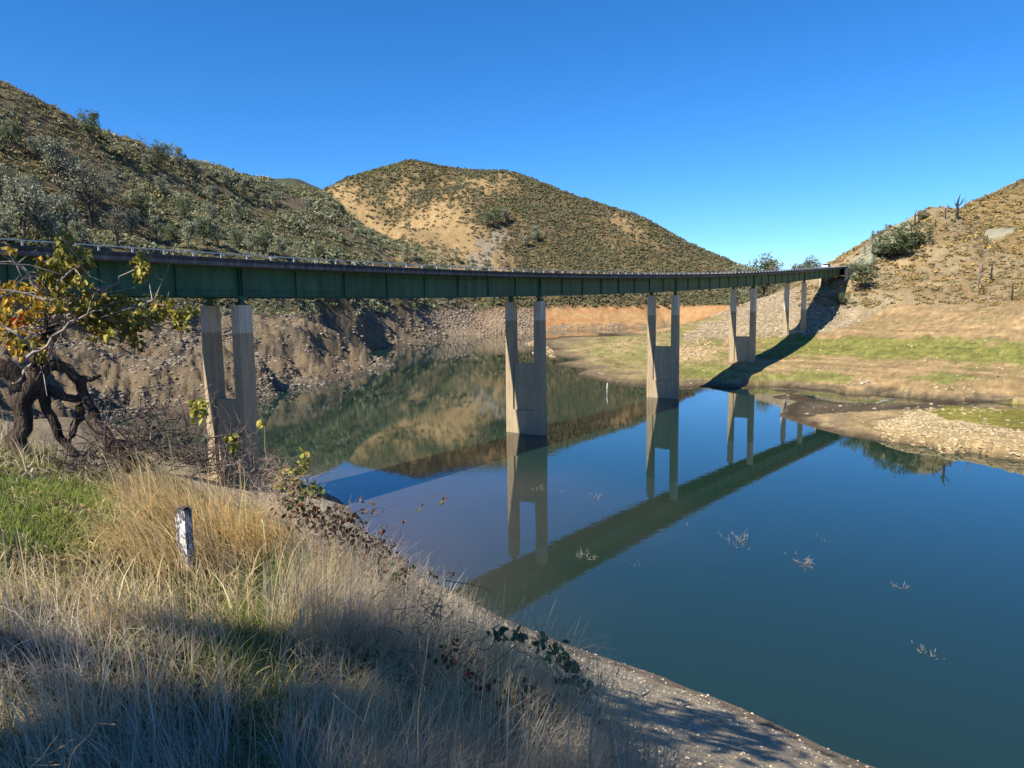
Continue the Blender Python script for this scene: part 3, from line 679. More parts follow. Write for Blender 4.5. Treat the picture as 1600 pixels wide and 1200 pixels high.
def build_bridge():
    N0, N1 = -1.0, 5.06
    root = empty('highway_bridge', bp(2, 0, 0)); root.location = (0, 0, 0)
    tag(root, 'long green steel girder highway bridge on concrete piers crossing the lake', 'bridge')
    mb = MB(); sweep(mb, [(-WD, DEP + .02), (-2.9, DEP - .0), (2.9, DEP), (WD, DEP + .02), (WD, DEP + .30), (-WD, DEP + .30)], N0, N1)
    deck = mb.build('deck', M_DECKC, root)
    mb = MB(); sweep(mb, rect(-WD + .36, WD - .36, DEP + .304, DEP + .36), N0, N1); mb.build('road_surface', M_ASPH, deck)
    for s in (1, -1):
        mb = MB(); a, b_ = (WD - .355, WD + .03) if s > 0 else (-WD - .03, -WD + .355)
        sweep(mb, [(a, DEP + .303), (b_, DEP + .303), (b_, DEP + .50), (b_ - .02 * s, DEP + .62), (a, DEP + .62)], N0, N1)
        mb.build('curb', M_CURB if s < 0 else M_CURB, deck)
    # drip groove and joints that show on the fascia
    mb = MB(); sweep(mb, rect(WD + .002, WD + .035, DEP + .03, DEP + .09), N0, N1); mb.build('fascia_band', M_DECKC, deck)
    # rails
    rs = -.366; step = .0515
    for s in (1, -1):
        t = s * (WD - .17)
        mb = MB(); sweep(mb, rect(t - .045, t + .045, DEP + .95, DEP + 1.02), N0, N1 + .12)
        rail = mb.build('handrail', M_RAIL, root)
    ks = [rs + step * k for k in range(-12, 106)]
    prot = None; rest = MB()
    for k, n in enumerate(ks):
        o = bp(n, WD - .17, DEP + .62)
        if k < 12 or k > 111:                               # the ones outside the frame or a pixel tall
            rest.box(o + Z3 * .18, A3 * .05, T3 * .07, Z3 * .18); continue
        if prot is None:
            mb = MB(); mb.box(Z3 * .155, A3 * .045, T3 * .07, Z3 * .155)
            mb.box(Z3 * .012, A3 * .11, T3 * .12, Z3 * .012)
            prot = mb.build('railing_post', M_RAIL, root); prot.location = o
        else:
            c = prot.copy(); COL.objects.link(c); c.parent = root; c.location = o
    for n in ks: rest.box(bp(n, -WD + .17, DEP + .78), A3 * .05, T3 * .07, Z3 * .155)
    tag(rest.build('railing_post', M_RAIL, root), kind='stuff')
    # girders
    for s in (1, -1):
        t = s * GS / 2
        mb = MB()
        sweep(mb, [(t - .24, 0), (t + .24, 0), (t + .24, .05), (t + .015, .05), (t + .015, DEP - .06), (t + .22, DEP - .06), (t + .22, DEP - .012), (t - .22, DEP - .012), (t - .22, DEP - .06), (t - .015, DEP - .06), (t - .015, .05), (t - .24, .05)], N0, N1 - .06)
        g = mb.build('girder', M_STEEL, root)
        st = None; ps = None
        for k in range(-6, 41):
            n = k * .125
            if n > N1 - .1: continue
            is_b = k % 8 == 0
            o = bp(n, t, DEP / 2)
            if st is None:
                mb = MB(); mb.box((0, 0, 0), A3 * .03, T3 * .17, Z3 * (DEP / 2 - .09))
                st = mb.build('stiffener', M_STEEL, g); st.location = o
            elif is_b:
                if ps is None:
                    mb = MB()
                    for q in (-.14, .14): mb.box(A3 * q, A3 * .035, T3 * .215, Z3 * (DEP / 2 - .085))
                    ps = mb.build('bearing_stiffener', M_STEEL, g); ps.location = o
                else:
                    c = ps.copy(); COL.objects.link(c); c.parent = g; c.location = o
            else:
                c = st.copy(); COL.objects.link(c); c.parent = g; c.location = o
        mb = MB(); e = .0035
        for k in range(-1, 6):
            for a, b_, h in ((k - .25, k, .48), (k, k + .25, .48), (k + .375, k + .625, DEP - .45), (k + .25, k + .375, DEP - .45), (k - .375, k - .25, DEP - .45)):
                if a < N0 or b_ > N1 - .07: continue
                m = int(round((b_ - a) / .125))
                for i in range(m):
                    q0 = a + i * .125 + e; q1 = a + (i + 1) * .125 - e
                    if s > 0: sweep(mb, rect(t + .0165, t + .12, h, h + .03), q0, q1, .125)
                    else: sweep(mb, rect(t - .12, t - .0165, h, h + .03), q0, q1, .125)
        mb.build('longitudinal_stiffener', M_STEEL, g)
    # splice plates and cross frames
    cf = None
    for k in range(-6, 41):
        n = k * .125
        if n > N1 - .1: continue
        if cf is None:
            mb = MB(); w = GS / 2 - .2
            mb.tube([-T3 * w + Z3 * .25, T3 * w + Z3 * (DEP - .3)], .06, 4); mb.tube([T3 * w + Z3 * .25 + A3 * .13, -T3 * w + Z3 * (DEP - .3) + A3 * .13], .06, 4)
            mb.tube([-T3 * w + Z3 * .2, T3 * w + Z3 * .2], .07, 4)
            cf = mb.build('cross_frame', M_STEEL, root); cf.location = bp(n, 0, 0)
        else:
            c = cf.copy(); COL.objects.link(c); c.parent = root; c.location = bp(n, 0, 0)
    # piers
    for k in range(5):
        base = bp(k, 0, 0); zt = base[2] - .70; o2 = np.array([base[0], base[1], 0])
        gz = min(-2.0, float(ground(base[0], base[1])) - 3)
        gz = float(ground(base[0], base[1])) - 3
        wa, wt = .66, .60
        mb = MB()
        mb.box(o2 + Z3 * ((3.4 + gz) / 2), A3 * (wa + .04), T3 * (GS / 2 + wt + .03), Z3 * ((3.4 - gz) / 2))
        pier = mb.build('pier_base', M_PIER, root)
        mb = MB(); mb.box(o2 + Z3 * (3.4 + 3.33), A3 * (wa - .32), T3 * (GS / 2 - wt - .003), Z3 * 3.325); mb.build('infill_wall', M_PIER, pier)
        for s in (-1, 1):
            c0 = o2 + T3 * s * GS / 2
            v = []
            for z, q in ((3.402, 1.035), (zt, .97)):
                v += [c0 + A3 * wa * i * q + T3 * wt * j * q + Z3 * z for j in (-1, 1) for i in (-1, 1)]
            mb = MB(); mb.add(v, [(0, 2, 3, 1), (4, 5, 7, 6), (0, 1, 5, 4), (2, 6, 7, 3), (0, 4, 6, 2), (1, 3, 7, 5)])
            mb.build('column', M_PIER, pier)
            mb = MB(); q = c0 + Z3 * zt
            prof = ((0, .48), (.10, .48), (.12, .30), (.26, .17), (.42, .15), (.55, .24), (.60, .46), (.70, .46))
            v = []
            for h, w in prof: v += [q + A3 * w * i + T3 * .26 * j + Z3 * (h + .001) for i, j in ((-1, -1), (1, -1), (1, 1), (-1, 1))]
            f = [(a * 4 + i, a * 4 + (i + 1) % 4, a * 4 + 4 + (i + 1) % 4, a * 4 + 4 + i) for a in range(len(prof) - 1) for i in range(4)] + [(3, 2, 1, 0), tuple(4 * (len(prof) - 1) + i for i in range(4))]
            mb.add(v, f); mb.build('bearing', M_STEEL, pier)
        if k == 1:
            q = o2 + T3 * (GS / 2 + wt * .985 + .012) - A3 * .02
            mb = MB(); mb.box(q + Z3 * 16.75, A3 * .50, T3 * .012, Z3 * .33); mb.box(q + Z3 * 17.3 - A3 * .05, A3 * .2, T3 * .012, Z3 * .25)
            mb.build('repair_patch', M_PATCH, pier)
    # far abutment
    mb = MB()
    for s in (-1, 1):
        v0 = bp(N1 - .055, s * (WD - .25), 0); v0[2] = 0
        z1 = float(zb(5)) + DEP + .28
        mb.box(v0 + A3 * 4.2 + Z3 * (z1 + 21) / 2, A3 * 4.1, T3 * .25, Z3 * (z1 - 21) / 2)
    o = bp(N1, 0, 0); o[2] = 0
    mb.box(o + A3 * .35 + Z3 * (zb(5) - .4 + 20) / 2, A3 * .4, T3 * (WD - .52), Z3 * (zb(5) - .4 - 20) / 2)
    mb.build('abutment', M_PIER, root)
    return root
BRIDGE = build_bridge()

# road running on from the bridge, following the bench cut into the hill
def build_road():
    ns = np.linspace(5.07, 6.4, 12); v = []; f = []
    for i, n in enumerate(ns):
        p = g0[:2] + AX * LS * n + TX_ * (-GS / 2 + (n - 5.07) ** 2 * -6)
        z = float(zb(5.06)) + DEP + .36 + (n - 5.06) * 2.2
        for t in (-4.4, 4.4): v.append((p[0] + TX_[0] * t, p[1] + TX_[1] * t, z))
        for t in (-4.4, 4.4): v.append((p[0] + TX_[0] * t * 1.02, p[1] + TX_[1] * t * 1.02, z - 6))
    for i in range(len(ns) - 1):
        a = 4 * i; f += [(a, a + 1, a + 5, a + 4), (a + 1, a + 3, a + 7, a + 5), (a, a + 4, a + 6, a + 2)]
    o = np_mesh('road', v, np.array(f), M_ASPH); tag(o, kind='structure')
build_road()
# ================================================================== PLANTS AND STONES
DTH = math.radians(.088); DLR = lr_g[1] - lr_g[0]
INF = (np.abs(AZ) < math.radians(42.8))
AREA = TR * TR * DTH * DLR
def scatter(dens, rng):
    """random points on the land, dens = how many per square metre at every knot of the land"""
    n = rng.poisson(np.clip(dens * AREA * INF, 0, 6))
    i, j = np.nonzero(n); k = n[i, j]; i = np.repeat(i, k); j = np.repeat(j, k)
    a = AZ[i, j] + (rng.random(len(i)) - .5) * DTH; l = LR[i, j] + (rng.random(len(i)) - .5) * DLR
    r = np.exp(l); X = r * np.sin(a); Y = r * np.cos(a)
    return np.stack([X, Y, ground(X, Y)], -1), i, j

M_LEAF = mat_tint('foliage', .75, .25, 2.0, trans=.28)
M_BARK = mat_noise('bark', (.035, .028, .022), (.10, .082, .066), 9, .95, .02, 30)
M_GREYWOOD = mat_noise('dead_wood', (.10, .09, .08), (.26, .235, .21), 7, .9, .01, 30)
M_CHAR = mat_noise('charred_wood', (.012, .011, .010), (.05, .045, .04), 7, .95, .01, 30)

def shrub_mesh(pts, R, cols, nq, rng, flat=.8, qs=.42, jit=.28):
    n = len(pts)
    d = rng.normal(size=(n, nq, 3)); d[..., 2] = np.abs(d[..., 2]) * 1.0
    d /= np.linalg.norm(d, axis=-1, keepdims=True)
    rad = (.45 + .6 * rng.random((n, nq, 1)) ** .6)
    lob = 1 + .35 * np.sin(np.arctan2(d[..., 1], d[..., 0]) * 3 + rng.random((n, 1)) * 6.28)[..., None]
    off = d * rad * lob * R[:, None, None]; off[..., 2] *= flat
    cen = (pts[:, None, :] + off).reshape(-1, 3)
    up = d.reshape(-1, 3) * .6 + np.array([-.25, -.25, .75])
    size = np.repeat(R, nq) * qs * (.6 + .8 * rng.random(n * nq))
    v, f = leaf_quads(cen, size, rng, up, .8)
    c = np.repeat(cols, nq, 0) * (1 + jit * (rng.random((n * nq, 1)) * 2 - 1))
    return v, f, np.repeat(c, 4, 0)

PAL = np.array((1.45, 1.42, 1.15)) * np.array([(.112, .108, .058), (.092, .098, .052), (.130, .140, .098), (.155, .128, .080), (.19, .16, .075), (.078, .080, .048), (.155, .148, .115)])
def pick(rng, n, w): return PAL[rng.choice(len(PAL), n, p=np.array(w) / sum(w))] * (.75 + .5 * rng.random((n, 1)))

rng = np.random.default_rng(21)
dark = np.zeros(TX.shape)
veg_top = TZ + wob * 2.2
# hillside on the left
ml = ((AZ < -.03) & (TY < 600) & (veg_top > 16.6) & (TR > 90)) | ((AZ >= -.03) & (AZ < .0) & (TY < 520) & (veg_top > 17) & (TR > 90))
gap = sstep(.28, .42, fbm(TX / 14, TY / 14, 103, 3))
RB = np.clip(.0040 * TR, .75, 2.2)
p1, i1, j1 = scatter(ml * (1 - gap) * 1.7 / (math.pi * RB ** 2), rng)
R1 = np.clip(.0040 * TR[i1, j1], .75, 2.2) * (.55 + .95 * rng.random(len(p1)))
up_ = sstep(330, 230, TPY[i1, j1]) * sstep(420, 100, TPX[i1, j1])
c1 = pick(rng, len(p1), (5, 5, 7, 2.0, 1.0, 5, 3.5)) * np.array((.95, 1.0, 1.12))
c1 = np.where(rng.random((len(p1), 1)) < .55 * up_[:, None], np.array((.195, .160, .085)) * (.7 + .6 * rng.random((len(p1), 1))), c1)
R1 = R1 * (.75 + .9 * sstep(-.2, .5, fbm(p1[:, 0] / 22, p1[:, 1] / 22, 153, 3)))
p1[:, 2] -= R1 * .1
v, f, c = shrub_mesh(p1, R1, c1 * 1.22, 36, rng, qs=.27, jit=.2)
o = np_mesh('chaparral', v, f, M_LEAF, col=c); tag(o, 'dense olive and grey-green chaparral covering the left hillside', 'shrubs', kind='stuff')

# mountain across the lake
mm = (TY > 470) & (veg_top > 17.5) & (TY < 1000) & ~((AZ < -.03) & (TY < 600)) & (AZ < .40)
den = mm * np.clip(1.5 - 1.6 * np.maximum(dry, scree * .95), .10 + .35 * sstep(.1, .5, fbm(TX / 40, TY / 40, 107, 3)), 1.5)
RB = np.clip(  .0022 * TR, .9, 1.9)
p2, i2, j2 = scatter(den / (math.pi * RB ** 2), rng)
R2 = np.clip(.0022 * TR[i2, j2], .9, 1.9) * (.5 + .9 * rng.random(len(p2)))
c2 = pick(rng, len(p2), (7, 5, 3, 4, 1, 2, 1)) * 1.05
low = (p2[:, 2] < 32)
R2 = np.where(low, R2 * (1 + .5 * rng.random(len(p2))), R2)
pt_ = sstep(-.3, .4, fbm(p2[:, 0] / 70, p2[:, 1] / 70, 151, 3))[:, None]
c2 = np.array((.86, .93, .95)) * (c2 * .5 + .5 * (np.array((.135, .138, .064)) * pt_ + np.array((.15, .12, .078)) * (1 - pt_)))
v, f, c = shrub_mesh(p2, R2, c2, 9, rng, qs=.55, jit=.16)
o = np_mesh('brush', v, f, M_LEAF, col=c); tag(o, 'low olive brush dotted over the mountain behind the bridge', 'shrubs', kind='stuff')

# knob and hill on the right
mk = knob & (veg_top > 16.5) & (TR < 620) & (cut < .5) & (cut2 < .5)
den = mk * np.where(rhill > .5, 1.6, .8 + 1.1 * sstep(.0, .4, fbm(TX / 12, TY / 12, 109, 3)))
RB = np.clip(.0040 * TR, .7, 1.8)
p3, i3, j3 = scatter(den / (math.pi * RB ** 2), rng)
R3 = np.clip(.0034 * TR[i3, j3], .5, 1.5) * (.3 + 1.0 * rng.random(len(p3)) ** 1.3)
c3 = pick(rng, len(p3), (3, 1.5, 1, 5, 3.5, .7, 3)) * np.array((1.15, 1.0, .9)) * 1.15
v, f, c = shrub_mesh(p3, R3, c3, 18, rng, flat=.7)
o = np_mesh('dry_scrub', v, f, M_LEAF, col=c); tag(o, 'sparse brown and olive scrub on the burnt knob right of the bridge', 'shrubs', kind='stuff')

# ---- stones
def ico():
    t = (1 + 5 ** .5) / 2
    v = np.array([(-1, t, 0), (1, t, 0), (-1, -t, 0), (1, -t, 0), (0, -1, t), (0, 1, t), (0, -1, -t), (0, 1, -t), (t, 0, -1), (t, 0, 1), (-t, 0, -1), (-t, 0, 1)], float) / 1.9
    f = np.array([(0, 11, 5), (0, 5, 1), (0, 1, 7), (0, 7, 10), (0, 10, 11), (1, 5, 9), (5, 11, 4), (11, 10, 2), (10, 7, 6), (7, 1, 8), (3, 9, 4), (3, 4, 2), (3, 2, 6), (3, 6, 8), (3, 8, 9), (4, 9, 5), (2, 4, 11), (6, 2, 10), (8, 6, 7), (9, 8, 1)])
    return v, f
IV, IF = ico()
M_STONE = mat_tint('stone', .95, .3, 2.5, bump=.02, bscale=9, coords='Object')
def stones(name, pts, R, cols, rng, flat=.55):
    n = len(pts)
    q = IV[None] * (1 + .85 * (rng.random((n, 12, 1)) - .5)) * (.65 + .7 * rng.random((n, 1, 3)))
    th = rng.random(n) * 6.28; cs, sn = np.cos(th)[:, None], np.sin(th)[:, None]
    x = q[..., 0] * cs - q[..., 1] * sn; y = q[..., 0] * sn + q[..., 1] * cs
    q = np.stack([x, y, q[..., 2] * flat], -1) * R[:, None, None] + pts[:, None, :]
    f = (IF[None] + 12 * np.arange(n)[:, None, None]).reshape(-1, 3)
    return np_mesh(name, q.reshape(-1, 3), f, M_STONE, col=np.repeat(cols, 12, 0))

def scol(rng, n, base, var=.35): return np.array(base) * (1 - var / 2 + var * rng.random((n, 1))) * (1 + .025 * rng.normal(size=(n, 3)))
# rip-rap
p, i, j = scatter((rip * .9) * .85 * (1 - .85 * (TPX > 1330)), rng)
R = .30 + .42 * rng.random(len(p)) ** 1.5
o = stones('riprap', p, R, scol(rng, len(p), (.31, .25, .175), .5), rng); tag(o, 'tan rip-rap boulders armouring the slope under the far bridge end', 'stones', kind='stuff')
# left bank
dl = fb * (AZ < -.06) * (TY < 480) * (TZ > .1) * (TR > 80) * (.12 + .75 * sstep(.0, .4, fbm(TX / 12, TY / 12, 113, 3)))
sz = np.clip(.0022 * TR, .22, .7)
p, i, j = scatter(dl * 1.1 / sz ** 2, rng); p[:, 2] -= .07
R = np.clip(.0015 * TR[i, j], .15, .5) * (.35 + 2.0 * rng.random(len(p)) ** 4)
o = stones('bank_rocks', p, R, scol(rng, len(p), (.20, .172, .135), .8), rng); tag(o, 'brown broken rocks littering the bare left bank', 'stones', kind='stuff')
# far rocky point and the grey rubble at the foot of the orange bank
dl = (far_rock * (TZ > .05) * .9 + org * (TZ < 3.4 + wob * 3) * (TPX > 860) * (TPX < 990) * .8 + fb * (TY > 420) * (TPX > 795) * (TPX < 835)) * .25
p, i, j = scatter(dl, rng); R = .5 + .9 * rng.random(len(p)) ** 2
o = stones('point_rocks', p, R, scol(rng, len(p), (.25, .195, .14), .5), rng); tag(o, 'grey rubble along the far waterline below the orange bank', 'stones', kind='stuff')
# spit and flat on the right
sp_r = inpoly(TPX + wob * 14, TPY + wob * 8, [(1372, 664), (1400, 650), (1445, 642), (1480, 656), (1545, 668), (1600, 674), (1900, 676), (1900, 760), (1600, 722), (1500, 712), (1380, 692)]) & (TY < 130) & (TZ > -.05)
dl = sp_r * 7.0 + (fb * (AZ > .2) * (TY < 200) * (TY > 60) * (TZ > .3)) * .10 + 1.2 * (sstep(.12, .35, fbm(TX / 9, TY / 5, 117, 3)) * flat * (TY < 180) * (TZ > .8) * (TZ < 3.2) * (TPX > 1240))
p, i, j = scatter(dl, rng); R = np.where(sp_r[i, j], .09, .10) + .30 * rng.random(len(p)) ** 3.2
o = stones('shore_stones', p, R, scol(rng, len(p), (.36, .285, .17), .5), rng); tag(o, 'pale tan stones spread over the flat and the spit on the right', 'stones', kind='stuff')
rub = inpoly(TPX + wob * 10, TPY + wob * 6, [(1062, 538), (1108, 530), (1118, 548), (1095, 556), (1062, 560)]) & (flat > .3)
pt = inpoly(TPX + wob * 6, TPY + wob * 4, [(812, 538), (835, 531), (862, 545), (868, 560), (835, 552)]) & (flat > .3)
isl = inpoly(TPX + wob * 8, TPY + wob * 3, [(955, 537), (1000, 531), (1010, 535), (965, 543)]) & (flat > .3)
p, i, j = scatter((rub | pt) * .8 + isl * .25, rng); R = .22 + .5 * rng.random(len(p)) ** 2
o = stones('flat_rubble', p, R, scol(rng, len(p), (.37, .27, .165), .4), rng); tag(o, 'ochre rubble in low heaps on the peninsula', 'stones', kind='stuff')
# near slope gravel
dl = nb * (TZ > -.1) * (TZ < 12) * (AZ > -.35) * 11.0 * sstep(12, 8, TZ)
p, i, j = scatter(dl, rng); R = .015 + .07 * rng.random(len(p)) ** 4
o = stones('slope_gravel', p, R, scol(rng, len(p), (.47, .395, .28), .35), rng); tag(o, 'loose pale gravel on the near slope above the waterline', 'stones', kind='stuff')

# new growth on the flat
gm_ = np.clip(gr + .7 * pen * sstep(.05, .4, fbm(TX / 16, TY / 22, 95, 4)), 0, 1) * (TZ > .5) * (TZ < 13)
p, i, j = scatter(gm_ * .55 + flat * (TZ > .8) * .04, rng); R = .14 + .30 * rng.random(len(p)) ** 2.5
cc_ = np.array([(.15, .17, .045), (.19, .19, .06), (.12, .14, .04), (.22, .18, .085)])[rng.integers(0, 4, len(p))] * (.75 + .5 * rng.random((len(p), 1)))
v, f, c = shrub_mesh(p, R, cc_, 5, rng, flat=.55)
o = np_mesh('lakebed_grass', v, f, M_LEAF, col=c); tag(o, 'short green tufts growing in bands on the drained flat', 'grass', kind='stuff')

# ---- trees on the slopes
def crown(mb_pts, size, n, spread, cols, rng, up=(0, 0, .4)):
    """leaf clumps thick round the given twig ends"""
    k = rng.integers(0, len(mb_pts), n); cen = mb_pts[k] + rng.normal(size=(n, 3)) * spread
    v, f = leaf_quads(cen, size * (.5 + rng.random(n)), rng, np.array(up), .7)
    c = 1.4 * np.array(cols)[rng.integers(0, len(cols), n)] * (.7 + .6 * rng.random((n, 1)))
    return v, f, np.repeat(c, 4, 0)

GREYG = [(.19, .205, .14), (.215, .225, .16), (.15, .165, .11), (.235, .24, .175)]
DARKG = [(.07, .09, .042), (.085, .105, .05), (.10, .118, .06)]
MIDG = [(.12, .14, .078), (.145, .155, .085), (.10, .12, .068)]
def unit_tree(kind, seed):
    """a tree 1 m tall: thing > trunk, crown"""
    rng = np.random.default_rng(seed); random.seed(seed)
    mb = MB(); ends = []
    def limb(p, d, L, r, depth, bend=.25):
        n = 5; pts = [np.array(p, float)]; d = np.array(d, float); d /= np.linalg.norm(d)
        for i in range(n):
            d = d + rng.normal(size=3) * bend * .35; d[2] += .06; d /= np.linalg.norm(d)
            pts.append(pts[-1] + d * L / n)
        mb.tube(pts, np.linspace(r, r * .45, n + 1), 5 if depth else 7, rough=.12)
        if depth >= 2: ends.extend(pts[2:]); return
        m = 4 if depth else 7
        for i in range(m):
            t = .35 + .65 * (i + .5) / m if depth == 0 else .3 + .7 * (i + .5) / m
            q = pts[min(n, int(t * n))]; th = i * 2.4 + rng.random() * 1.2
            dd = np.array([math.cos(th), math.sin(th), .45 + .5 * rng.random()])
            limb(q, dd, L * (.34 + .2 * rng.random()) * (1.15 - .45 * t if depth == 0 else .8), r * .42, depth + 1)
        ends.extend(pts[3:])
    if kind == 'grey_pine':
        limb((0, 0, -.05), (rng.normal() * .06, rng.normal() * .06, 1), .80, .020, 0, .2)
        if seed % 2: limb((0, 0, .18), (.3 * (1 if seed % 4 < 2 else -1), .1, 1), .62, .014, 0, .2)
        E = np.array(ends); E = E[E[:, 2] > .26]; args = (.021, 1900, .040, GREYG)
    elif kind == 'sparse_pine':
        limb((0, 0, -.05), (rng.normal() * .05, 0, 1), .85, .016, 0, .15)
        E = np.array(ends); E = E[E[:, 2] > .35]; args = (.019, 900, .034, GREYG)
    elif kind == 'forked_pine':
        for dx, r in ((-.28, .016), (.02, .020), (.16, .015)): limb((0, 0, -.03), (dx, rng.normal() * .08, 1), .8, r, 0, .12)
        E = np.array(ends); E = E[E[:, 2] > .42]; args = (.015, 1100, .05, [(.17, .165, .125), (.14, .15, .105)])
    elif kind == 'conifer':
        mb.tube([(0, 0, -.05), (.01, 0, .5), (0, .01, 1)], [.018, .011, .003], 6)
        for i in range(34):
            z = .2 + .78 * i / 34; th = i * 2.4; L = (1.03 - z) * .27 * (.6 + .7 * rng.random())
            e = np.array([math.cos(th) * L, math.sin(th) * L, z + L * .25]); mb.tube([(0, 0, z), e * .6 + np.array([0, 0, z * .4]), e], [.006, .004, .002], 4)
            ends += [e, e * .7 + np.array([0, 0, z * .3])]
        E = np.array(ends); args = (.017, 900, .024, MIDG)
    elif kind == 'oak':
        for k in range(3): limb((0, 0, -.05), (math.cos(k * 2.1) * .5, math.sin(k * 2.1) * .5, 1), .55, .03, 0, .3)
        E = np.array(ends); c = np.array([0, 0, .56]); d = rng.normal(size=(240, 3)); d /= np.linalg.norm(d, axis=1)[:, None]
        lob = 1 + .16 * np.sin(d[:, 0] * 5 + seed) + .14 * np.sin(d[:, 1] * 6 + d[:, 2] * 4)
        E = np.concatenate([E[(E[:, 2] > .2)], c + d * np.array([.44, .44, .40]) * lob[:, None] * (.75 + .25 * rng.random((240, 1)))])
        args = (.028, 3600, .034, DARKG)
    elif kind == 'tall_oak':
        mb.tube([(0, 0, -.03), (.01, 0, .35), (0, .01, .62), (.01, 0, .85)], [.022, .017, .012, .004], 8, rough=.1)
        for k in range(7): mb.tube([(0, 0, .62 + .02 * k), (.06 * math.cos(k * 2.4), .06 * math.sin(k * 2.4), .72 + .02 * k), (.14 * math.cos(k * 2.4), .14 * math.sin(k * 2.4), .78 + .02 * k)], [.008, .005, .002], 5)
        d = rng.normal(size=(200, 3)); d /= np.linalg.norm(d, axis=1)[:, None]
        E = np.array([0, 0, .8]) + d * np.array([.2, .2, .17]) * (.4 + .6 * rng.random((200, 1))); args = (.022, 360, .028, DARKG)
    elif kind == 'round_pine':
        limb((0, 0, -.05), (0, 0, 1), .8, .022, 0, .2)
        E = np.array(ends); c = np.array([0, 0, .6]); d = rng.normal(size=(90, 3)); d /= np.linalg.norm(d, axis=1)[:, None]
        E = np.concatenate([E[E[:, 2] > .3], c + d * np.array([.27, .27, .36]) * (.7 + .3 * rng.random((90, 1)))]); args = (.021, 2400, .034, MIDG)
    elif kind == 'bare':
        limb((0, 0, -.05), (.05, 0, 1), .85, .016, 0, .2); E = None
    elif kind == 'snag':
        pts = [(0, 0, -.05), (.02, 0, .35), (.0, .01, .6), (.03, 0, .8), (.08, 0, 1.0)]
        mb.tube(pts, [.05, .042, .035, .022, .004], 7, rough=.15)
        mb.tube([(0, 0, .50), (.12, 0, .62), (.17, 0, .78), (.30, 0, .86)], [.030, .022, .014, .003], 6, rough=.15); mb.tube([(.14, 0, .68), (.26, 0, .70), (.34, 0, .76)], [.014, .009, .003], 5)
        if seed % 2: mb.tube([(0, 0, .45), (-.08, 0, .6), (-.1, 0, .74)], [.02, .012, .003], 6)
        E = None
    elif kind == 'stump':
        mb.tube([(0, 0, -.05), (.03, 0, .5), (.0, .0, .93), (.03, 0, 1)], [.11, .085, .07, .02], 7, rough=.18); E = None
    root = empty(kind, (0, 0, 0))
    wood = {'snag': M_CHAR, 'stump': M_CHAR, 'bare': M_GREYWOOD}.get(kind, M_BARK)
    tr = mb.build('trunk', wood, root)
    if E is not None:
        v, f, c = crown(E, *args, rng); np_mesh('crown', v, f, M_LEAF, root, col=c)
    return root

TPL = {}
def tree(name, kind, seed, x, y, ytop, label, group=None, cat='tree', Y=None, lean=0.0, wide=1.0):
    key = (kind, seed)
    if Y is not None:
        q = P(x, y, Y); q[2] = float(ground(q[0], q[1]))
    else:
        q = hit(x, y, 60)[0]
    if not np.isfinite(q).all(): print('NO GROUND', label); return
    d = np.hypot(q[0], q[1])
    top = ray(x, ytop); zt = H + top[2] * (q[1] / top[1]); h = max(1.0, zt - q[2])
    if key not in TPL: o = TPL[key] = unit_tree(kind, seed)
    else: o = copy_tree(TPL[key])
    o.name = name
    o.location = tuple(float(t) for t in q); o.scale = (h * wide, h * wide, h)
    o.rotation_euler = (0, lean, (x * 1.7) % 6.28)
    if kind == 'snag': o.rotation_euler = (0, 0, 0)
    if lean: o.rotation_euler = (0, lean, -math.atan2(q[0], q[1]))
    o['label'] = label; o['category'] = cat
    if group: o['group'] = group
    elif 'group' in o: del o['group']

